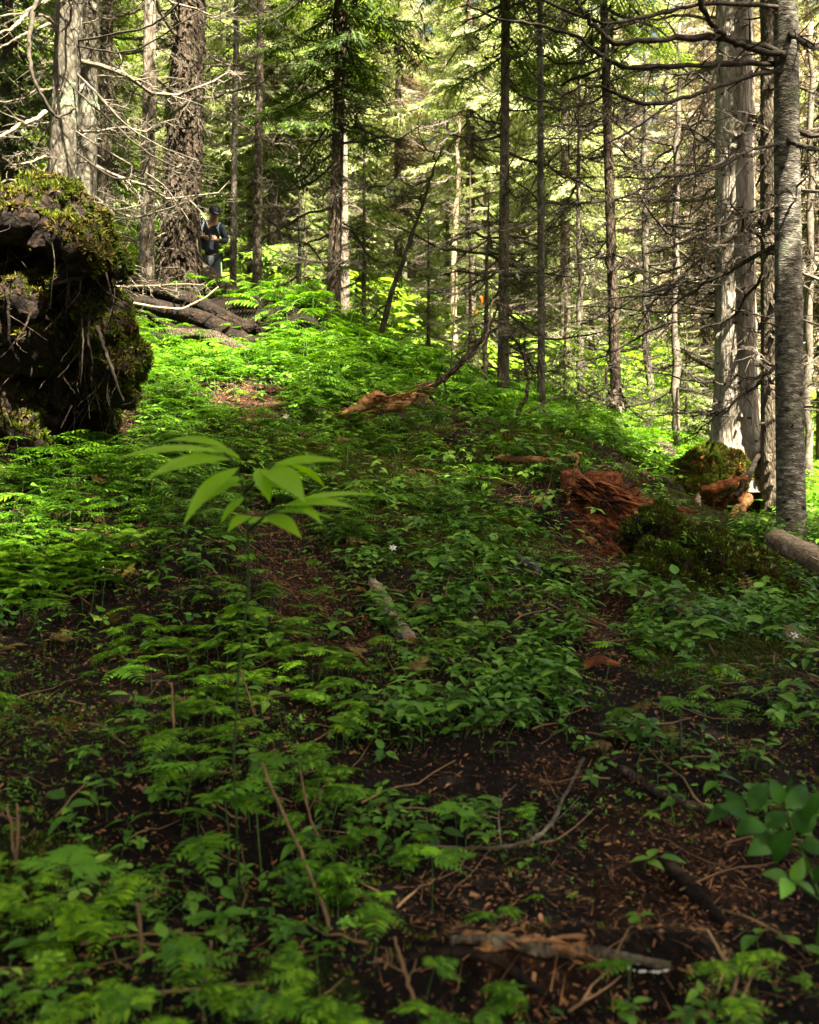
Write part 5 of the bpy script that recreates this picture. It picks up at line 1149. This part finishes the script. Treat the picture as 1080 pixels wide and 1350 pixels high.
# ------------------------------------------------------------------ named single plants
def leafAB(mb, A, B, W, up=(0, -.35, 1), curl=.12, fold=.18, shape='ovate', m=0, n=8):
    A = np.array(A, float); B = np.array(B, float); X = B-A; L_ = np.linalg.norm(X); X /= L_; up = np.array(up, float)
    Z = up-X*up.dot(X); Z /= np.linalg.norm(Z); Yv = np.cross(Z, X)
    V, FL = leaf(1, W/L_, curl, fold, n, shape); V = V.copy(); V[:, 2] += curl*V[:, 0]*0.9
    Mx = np.eye(4); Mx[:3, 0] = X*L_; Mx[:3, 1] = Yv*L_; Mx[:3, 2] = Z*L_; Mx[:3, 3] = A
    mb.addT((V, [(f, m) for f, _ in FL]), Mx)
base = GY(318, 2.15); base = Vector((base.x, base.y, base.z))
SP = thing('tall_leafy_plant', 'tall pale-leaved plant with long drooping leaves in the left foreground', 'plant', base)
def q_(px, py, Y): return np.array(at(px, py, Y)-base)
S = np.array([[0, 0, -.02], q_(308, 1000, 2.17), q_(315, 880, 2.16), q_(328, 780, 2.14), q_(327, 700, 2.13), q_(322, 650, 2.1), q_(312, 612, 2.08), q_(296, 597, 2.06)])
mb = MB(); V, Fq = tube(S, [.0026, .0026, .0026, .0026, .0026, .0024, .002, .0018], 6); mb.add(V, Fq)
for p in ([S[4], q_(350, 680, 2.08), q_(372, 668, 2.05)], [S[5], q_(345, 625, 2.05), q_(362, 612, 2.0)]):
    V, Fq = tube(p, [.004, .003, .002], 5); mb.add(V, Fq)
link('stem', mb.me('stem', [plain('dark_stem', (0.03, 0.065, 0.015), .6)], True), SP)
LV = [((296, 597, 2.06), (150, 602, 1.95), .032), ((300, 590, 2.05), (205, 583, 2.2), .03), ((308, 606, 2.08), (192, 628, 1.9), .055), ((316, 616, 2.08), (240, 690, 1.85), .045), ((320, 628, 2.1), (258, 668, 2.0), .04),
      ((322, 640, 2.1), (245, 660, 2.2), .04), ((345, 622, 2.06), (452, 606, 2.0), .045), ((350, 618, 2.04), (403, 660, 1.85), .06), ((340, 618, 2.06), (356, 662, 1.95), .035), ((362, 612, 2.0), (430, 640, 2.2), .04),
      ((372, 668, 2.05), (472, 668, 1.98), .034), ((350, 680, 2.08), (398, 708, 1.95), .042), ((372, 668, 2.05), (508, 652, 2.2), .026), ((326, 690, 2.12), (378, 692, 2.25), .035), ((390, 665, 2.05), (425, 690, 1.95), .025), ((300, 594, 2.06), (225, 612, 2.2), .026), ((318, 606, 2.08), (262, 590, 2.25), .022), ((352, 640, 2.06), (420, 622, 2.15), .03), ((330, 640, 2.1), (395, 648, 2.0), .026), ((362, 675, 2.06), (440, 682, 2.1), .02), ((324, 655, 2.12), (290, 690, 2.0), .024), ((330, 680, 2.12), (300, 700, 2.0), .03)]
for A, B, W in LV:
    mb = MB(); leafAB(mb, q_(*A), q_(*B), W*1.0, (random.uniform(-.2, .2), -.55, 1), .25, .2, 'lance', n=10); link('leaf', mb.me('leaf', [M['leaf_bright']], True), SP)

def one_plant(name, label, px, py, T, s, mats, yaw=0, tilt=(0, -.2), rise=0):
    b = P(px, py+rise); t = thing(name, label, 'plant', b)
    V, FL = T; 
    for nm, mi in (('foliage', 0), ('stem', 1)):
        fs = [f for f, m in FL if m == mi]
        if fs:
            o = link(nm, mesh(nm, V, fs, [mats[mi]]), t); o.rotation_euler = (tilt[1]*-1, tilt[0], yaw); o.scale = (s, s, s)
fmL = [M['fern'], M['stem']]; lfm = [M['leaf'], M['stem']]
FR = [(105, 600, 0, 1.5, 'broad fern spray just below the dark root mound'), (60, 640, 1, 1.4, 'fern at the left edge below the root mound'), (180, 610, 3, 1.3, 'fern spray directly behind the tall pale-leaved plant'), (160, 905, 0, 1.0, 'fern drooping over a dark gap, left foreground'),
      (60, 840, 1, 1.1, 'fern spray at the left edge, mid height'), (205, 1000, 3, .9, 'bright fern spray above the dark hollow, lower left'), (240, 1060, 1, .9, 'long bright fern spray, lower left'), (260, 1085, 0, .8, 'fern spray just below the long bright one'),
      (430, 1080, 3, .9, 'fern spray by the dry stems, bottom centre left'), (600, 1090, 0, .75, 'small fern with a drooping tip above the forked twig'), (570, 1160, 1, .7, 'pale fern spray below the forked twig'), (420, 1190, 3, .8, 'dark fern spray at the bottom, left of centre'),
      (60, 1240, 1, 1.0, 'leafy fern in the bottom left corner'), (210, 1310, 0, .8, 'small fern at the very bottom, left'), (830, 1332, 1, .6, 'small bright fern lying at the bottom right'), (650, 1240, 3, .5, 'tiny fern on the orange rotting log'),
      (960, 985, 0, .9, 'fern spray above the dark leafy shrub'), (880, 985, 1, .8, 'fern spray left of the one above the dark shrub'), (620, 640, 3, 1.6, 'fern on the ledge below the raised dead branch'), (470, 690, 0, 1.2, 'fern right of the tall pale-leaved plant'),
      (300, 1120, 0, 1.2, 'fern hiding the foot of the tall pale-leaved plant'), (345, 1105, 1, 1.1, 'fern right of the tall plant foot'), (275, 1150, 3, 1.0, 'fern in front left of the tall plant foot'), (330, 1060, 3, 1.1, 'fern behind the tall plant foot'),
      (20, 930, 0, 1.0, 'fern at the left edge over the dark gap'), (120, 780, 1, 1.2, 'bright fern spray left of the tall plant, mid height'), (30, 740, 0, 1.2, 'fern at the left edge above the mid one'), (160, 700, 3, 1.2, 'fern spray below the tall plant leaves, left')]
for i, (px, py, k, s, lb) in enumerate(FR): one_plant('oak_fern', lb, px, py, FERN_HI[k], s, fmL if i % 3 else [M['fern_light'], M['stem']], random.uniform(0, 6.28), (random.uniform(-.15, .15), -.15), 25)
OP = [(420, 757, whorl(60, 1, .09, .065, .10, 'round'), 1.0, 'single rounded pale leaf beside the bare path'), (670, 1312, maple_leaf(61, .075, .03), .9, 'lobed pale green leaf at the bottom, right of centre'), (625, 1343, whorl(62, 1, .07, .055, .03, 'round'), .8, 'rounded leaf cut by the bottom edge'),
      (275, 1212, trefoil(63, .06, .045), .8, 'three-part clover-like leaf on the dark floor, lower left'), (235, 1245, maple_leaf(64, .07, .05), .9, 'dark lobed leaf just below the three-part leaf'), (845, 1205, trefoil(65, .03, .035), .8, 'small three-part leaf on the bare earth'),
      (1000, 1235, whorl(66, 2, .08, .04, .03), .8, 'holed pale leaf on the bare earth, lower right'), (1060, 1245, whorl(67, 2, .08, .035, .03), .8, 'drooping pale leaf at the lower right edge'), (850, 1135, stalk_leaves(68, 4, .06, .03, .06), .9, 'narrow-leaved seedling on the bare earth'),
      (700, 1145, whorl(69, 2, .06, .035, .05), .9, 'broad smooth leaf below the forked twig'), (455, 1215, maple_leaf(70, .06, .05), .9, 'toothed leaf among the dry stems, bottom'), (640, 828, whorl(71, 2, .12, .08, .06, 'round'), 1.0, 'largest rounded leaf in the leafy patch, centre'),
      (735, 745, stalk_leaves(72, 5, .10, .06, .12), 1.0, 'broad-leaved plant beside the grey rock'), (670, 800, stalk_leaves(73, 5, .09, .05, .12), 1.0, 'broad-leaved plant below the grey rock'), (915, 850, stalk_leaves(74, 4, .14, .07, .14), 1.0, 'arching large-leaved plant, right foreground'),
      (1000, 845, stalk_leaves(75, 4, .13, .06, .14), 1.0, 'arching large-leaved plant left of the right white flower'), (1030, 935, stalk_leaves(76, 4, .12, .05, .10), 1.0, 'large-leaved plant at the right edge'), (950, 915, stalk_leaves(77, 4, .11, .05, .10), 1.0, 'large-leaved plant left of the right-edge one'),
      (895, 770, whorl(78, 3, .09, .06, .08), 1.0, 'pale-leaved plant at the foot of the mossy hummock'), (550, 905, stalk_leaves(79, 3, .10, .05, .10), .9, 'upright pale leaf pair, centre foreground'), (595, 950, stalk_leaves(80, 4, .09, .05, .12), .9, 'pale-leaved plant left of the bare earth, centre'),
      (480, 500, stalk_leaves(81, 5, .12, .06, .14), 1.2, 'leafy plant left of the raised dead branch'), (310, 440, stalk_leaves(82, 6, .14, .07, .2), 1.3, 'leafy plant on the bright left slope'), (110, 1000, whorl(83, 3, .06, .04, .05), .9, 'dark leaf cluster on the left dark floor')]
for i, (px, py, T, s, lb) in enumerate(OP): one_plant('broad_leaf_plant', lb, px, py, T, s, lfm, random.uniform(-2.4, -.7), (0, -.2), 12)

base = GY(1075, 1.95); SB = thing('leafy_shrub', 'dark glossy-leaved shrub reaching in at the lower right edge', 'shrub', base)
def qb(px, py, Y): return np.array(at(px, py, Y)-base)
mb = MB()
for p in ([(0, 0, 0), qb(1085, 1190, 1.95), qb(1060, 1130, 1.92), qb(1045, 1095, 1.9), qb(1030, 1040, 1.9)], [qb(1060, 1130, 1.92), qb(1020, 1100, 1.88), qb(985, 1075, 1.85), qb(960, 1062, 1.85)], [qb(1085, 1190, 1.95), qb(1050, 1165, 1.85), qb(1040, 1160, 1.83)]):
    V, Fq = tube(p, np.linspace(.0035, .0015, len(p)), 5); mb.add(V, Fq)
link('stem', mb.me('stem', [M['stem']], True), SB)
SL = [((985, 1075), (948, 1062), 34), ((990, 1070), (1012, 1030), 36), ((1005, 1085), (968, 1100), 40), ((1020, 1100), (985, 1128), 44), ((1030, 1060), (1015, 1025), 30), ((1035, 1065), (1065, 1035), 36), ((1045, 1095), (1078, 1070), 44), ((1045, 1095), (1020, 1140), 40), ((1055, 1115), (1092, 1125), 40),
      ((1062, 1130), (1045, 1155), 34), ((1040, 1160), (1003, 1152), 36), ((1042, 1160), (1060, 1130), 30), ((1040, 1160), (1030, 1185), 28), ((1044, 1162), (1075, 1180), 36), ((1010, 1092), (1042, 1072), 36), ((980, 1075), (955, 1040), 30), ((1030, 1050), (1045, 1018), 26), ((960, 1062), (930, 1085), 26), ((1060, 1080), (1090, 1040), 34), ((1070, 1160), (1100, 1150), 34)]
for i, (A, B, W) in enumerate(SL):
    mb = MB(); Y = 1.88+random.uniform(-.06, .06); leafAB(mb, qb(*A, Y), qb(*B, Y+random.uniform(-.05, .05)), W/F*1.45, (random.uniform(-.7, .7), -.6, random.uniform(.5, 1)), random.uniform(.15, .5), .3, 'ovate', n=8); link('leaf', mb.me('leaf', [M['leaf_dark'] if i not in (10, 11, 12, 13) else M['leaf']], True), SB)

def flower(px, py, s, label, Y=None):
    b = P(px, py+14) if Y is None else GY(px, Y); t = thing('white_flower', label, 'flower', b)
    h = at(px, py, b.y)-b; mb = MB(); V, Fq = tube([[0, 0, 0], list(h*.5), list(h)], .0012, 4); mb.add(V, Fq); link('stem', mb.me('stem', [M['stem']]), t)
    for i in range(6):
        a = i*PI/3+.3; mb = MB(); d = np.array([math.cos(a), -.25*abs(math.sin(a)), math.sin(a)*.8])
        leafAB(mb, np.array(h), np.array(h)+d*s, s*.42, (0, -1, .5), .1, .1, 'lance', n=4); link('petal', mb.me('petal', [M['petal']]), t)
    V, Fq = tube([list(h+Vector((0, -.006, 0))), list(h)], [.003, .003], 6); me_ = mesh('flower_centre', V, Fq, [M['ribbon']]); link('flower_centre', me_, t)
flower(518, 722, .022, 'small white star flower near the middle of the slope')
flower(1047, 837, .022, 'small white star flower at the right edge')
flower(377, 549, .028, 'small white flower on the upper bare patch')

# ------------------------------------------------------------------ the hiker
def hiker():
    Y = 17.4; base = at(277, 402, Y); base.z = min(base.z, hz(base.x, base.y)+.05)
    t = thing('person', 'hiker in a dark jacket, cap and backpack looking down, standing behind the reddish log', 'person', base)
    def q(px, py, f=0): return tuple(at(px, py, Y)-base+Vector((0, -f, 0)))
    skin = plain('skin', (0.42, 0.22, 0.14), .6, .08); jack = plain('jacket_navy', (0.012, 0.016, 0.028), .8, .3); trou = plain('trousers_grey', (0.03, 0.034, 0.042), .85, .3); capm = plain('cap_cloth', (0.015, 0.016, 0.02), .8, .3)
    hair = plain('hair_brown', (0.05, 0.025, 0.012), .7, .3); strap = plain('strap_blue', (0.28, 0.4, 0.55), .7, .2); boot = plain('boot_leather', (0.04, 0.025, 0.018), .7, .3)
    def skinned(name, verts, edges, rad, mat, root=0, sub=2):
        me = bpy.data.meshes.new(name); me.from_pydata(verts, edges, []); o = bpy.data.objects.new(name, me); C.objects.link(o)
        md = o.modifiers.new('s', 'SKIN'); sv = me.skin_vertices[0].data
        for i, r in enumerate(rad): sv[i].radius = r if isinstance(r, tuple) else (r, r)
        sv[root].use_root = True; md.use_smooth_shade = True; m2 = o.modifiers.new('u', 'SUBSURF'); m2.levels = sub; m2.render_levels = sub
        dg = bpy.context.evaluated_depsgraph_get(); nm = bpy.data.meshes.new_from_object(o.evaluated_get(dg)); bpy.data.objects.remove(o)
        nm.materials.clear(); nm.materials.append(mat); return link(name, nm, t)
    V = [q(276, 339), q(277, 325, .02), q(278, 310, .04), q(281, 299, .08), q(284, 293, .14), q(286, 286, .20), q(287, 279, .22),      # 0-6
         q(267, 301, .04), q(262, 317, .0), q(270, 316, .24), q(293, 303, .06), q(299, 319, .02), q(291, 322, .24),                  # 7-12
         q(270, 344), q(267, 371, .1), q(265, 399, .0), q(264, 402, .16), q(283, 344), q(288, 371, .12), q(290, 399, .02), q(291, 402, .18)]  # 13-20
    E = [(0, 1), (1, 2), (2, 3), (3, 4), (4, 5), (5, 6), (3, 7), (7, 8), (8, 9), (3, 10), (10, 11), (11, 12), (0, 13), (13, 14), (14, 15), (15, 16), (0, 17), (17, 18), (18, 19), (19, 20)]
    Rr = [.13, .12, .14, .10, .055, (.08, .10), (.07, .085), .06, .042, .028, .06, .042, .028, .095, .06, .042, .035, .095, .06, .042, .035]
    for wi, (tx, s) in ((9, (277, 1)), (12, (284, -1))):   # palms, four fingers, thumb
        w0 = Vector(V[wi]); d = Vector(q(tx, 319, .28))-w0; d.normalize(); up = Vector((0, -.3, .95)); sd_ = d.cross(up); sd_.normalize()
        V.append(tuple(w0+d*.05)); Rr.append((.022, .035)); pi = len(V)-1; E.append((wi, pi))
        for f, (off, ln) in enumerate(((.03, .07), (.01, .08), (-.01, .075), (-.03, .06))):
            a = w0+d*.085+up*off; b = a+d*ln*.5-sd_*.01*s; c = b+d*ln*.25+Vector((0, .02, -.01))
            V += [tuple(a), tuple(b), tuple(c)]; Rr += [.0095, .0085, .007]; n = len(V); E += [(pi, n-3), (n-3, n-2), (n-2, n-1)]
        a = w0+d*.03+up*.04; b = a+d*.04+up*.02; V += [tuple(a), tuple(b)]; Rr += [.011, .009]; n = len(V); E += [(pi, n-2), (n-2, n-1)]
    body = skinned('body', V, E, Rr, skin)
    jv = V[0:4]+[q(282.5, 296.5, .11)]+V[7:13]; je = [(0, 1), (1, 2), (2, 3), (3, 4), (3, 5), (5, 6), (6, 7), (3, 8), (8, 9), (9, 10)]
    skinned('jacket', [q(276, 342)]+jv[1:], je, [.18, .16, .175, .125, .07, .085, .062, .045, .085, .062, .045], jack)
    tv = [V[0]]+V[13:16]+V[17:20]; skinned('trousers', tv, [(0, 1), (1, 2), (2, 3), (0, 4), (4, 5), (5, 6)], [.17, .12, .085, .065, .12, .085, .065], trou)
    for i in (15, 19): skinned('boot', [V[i], V[i+1]], [(0, 1)], [.055, (.05, .045)], boot)
    hd = Vector(q(286, 285, .20)); fw = Vector((.45, -.75, -.55)).normalized(); upv = Vector((.25, -.35, .9)); upv = (upv-fw*upv.dot(fw)).normalized(); rt = fw.cross(upv)
    def ell(name, c, rx, ry, rz, mat, cut=None, parent=t):
        bm = bmesh.new(); bmesh.ops.create_uvsphere(bm, u_segments=20, v_segments=14, radius=1)
        if cut is not None: bmesh.ops.delete(bm, geom=[v for v in bm.verts if v.co.z < cut], context='VERTS')
        Mx = Matrix((rt, fw, upv)).transposed().to_4x4(); Mx = Matrix.Translation(c) @ Mx @ Matrix.Diagonal((rx, ry, rz, 1)); bmesh.ops.transform(bm, matrix=Mx, verts=bm.verts)
        me = bpy.data.meshes.new(name); bm.to_mesh(me); bm.free(); me.materials.append(mat)
        for p in me.polygons: p.use_smooth = True
        return link(name, me, parent)
    ell('hair', hd+upv*.015-fw*.02, .095, .11, .12, hair, -.35)
    cp = ell('cap', hd+upv*.035, .103, .118, .10, capm, -.05)
    br = ell('cap_brim', hd+upv*.035+fw*.13, .075, .075, .012, capm)
    br.parent = cp
    ell('nose', hd+fw*.105-upv*.03, .014, .022, .022, skin)
    for s in (-1, 1):
        ell('eye', hd+fw*.092+rt*s*.033-upv*.005, .013, .008, .008, capm); ell('ear', hd+rt*s*.092-upv*.02, .012, .02, .03, skin)
    ell('mouth', hd+fw*.095-upv*.065, .024, .008, .006, plain('lips', (.3, .1, .08), .6, .05))
    bp = ell('backpack', Vector(q(273, 306, -.2)), .15, .13, .23, plain('pack_cloth', (.03, .06, .09), .8, .3))
    for pts in ([q(266, 293, .0), q(270, 291, .14), q(272, 298, .22), q(270, 308, .23), q(266, 318, .17)], [q(292, 297, .02), q(291, 297, .14), q(290, 306, .23), q(293, 316, .2)]):
        mb = MB(); V2, Fq = tube(pts, .017, 6); mb.add(V2, Fq); o = link('shoulder_strap', mb.me('shoulder_strap', [strap], True), bp)
hiker()
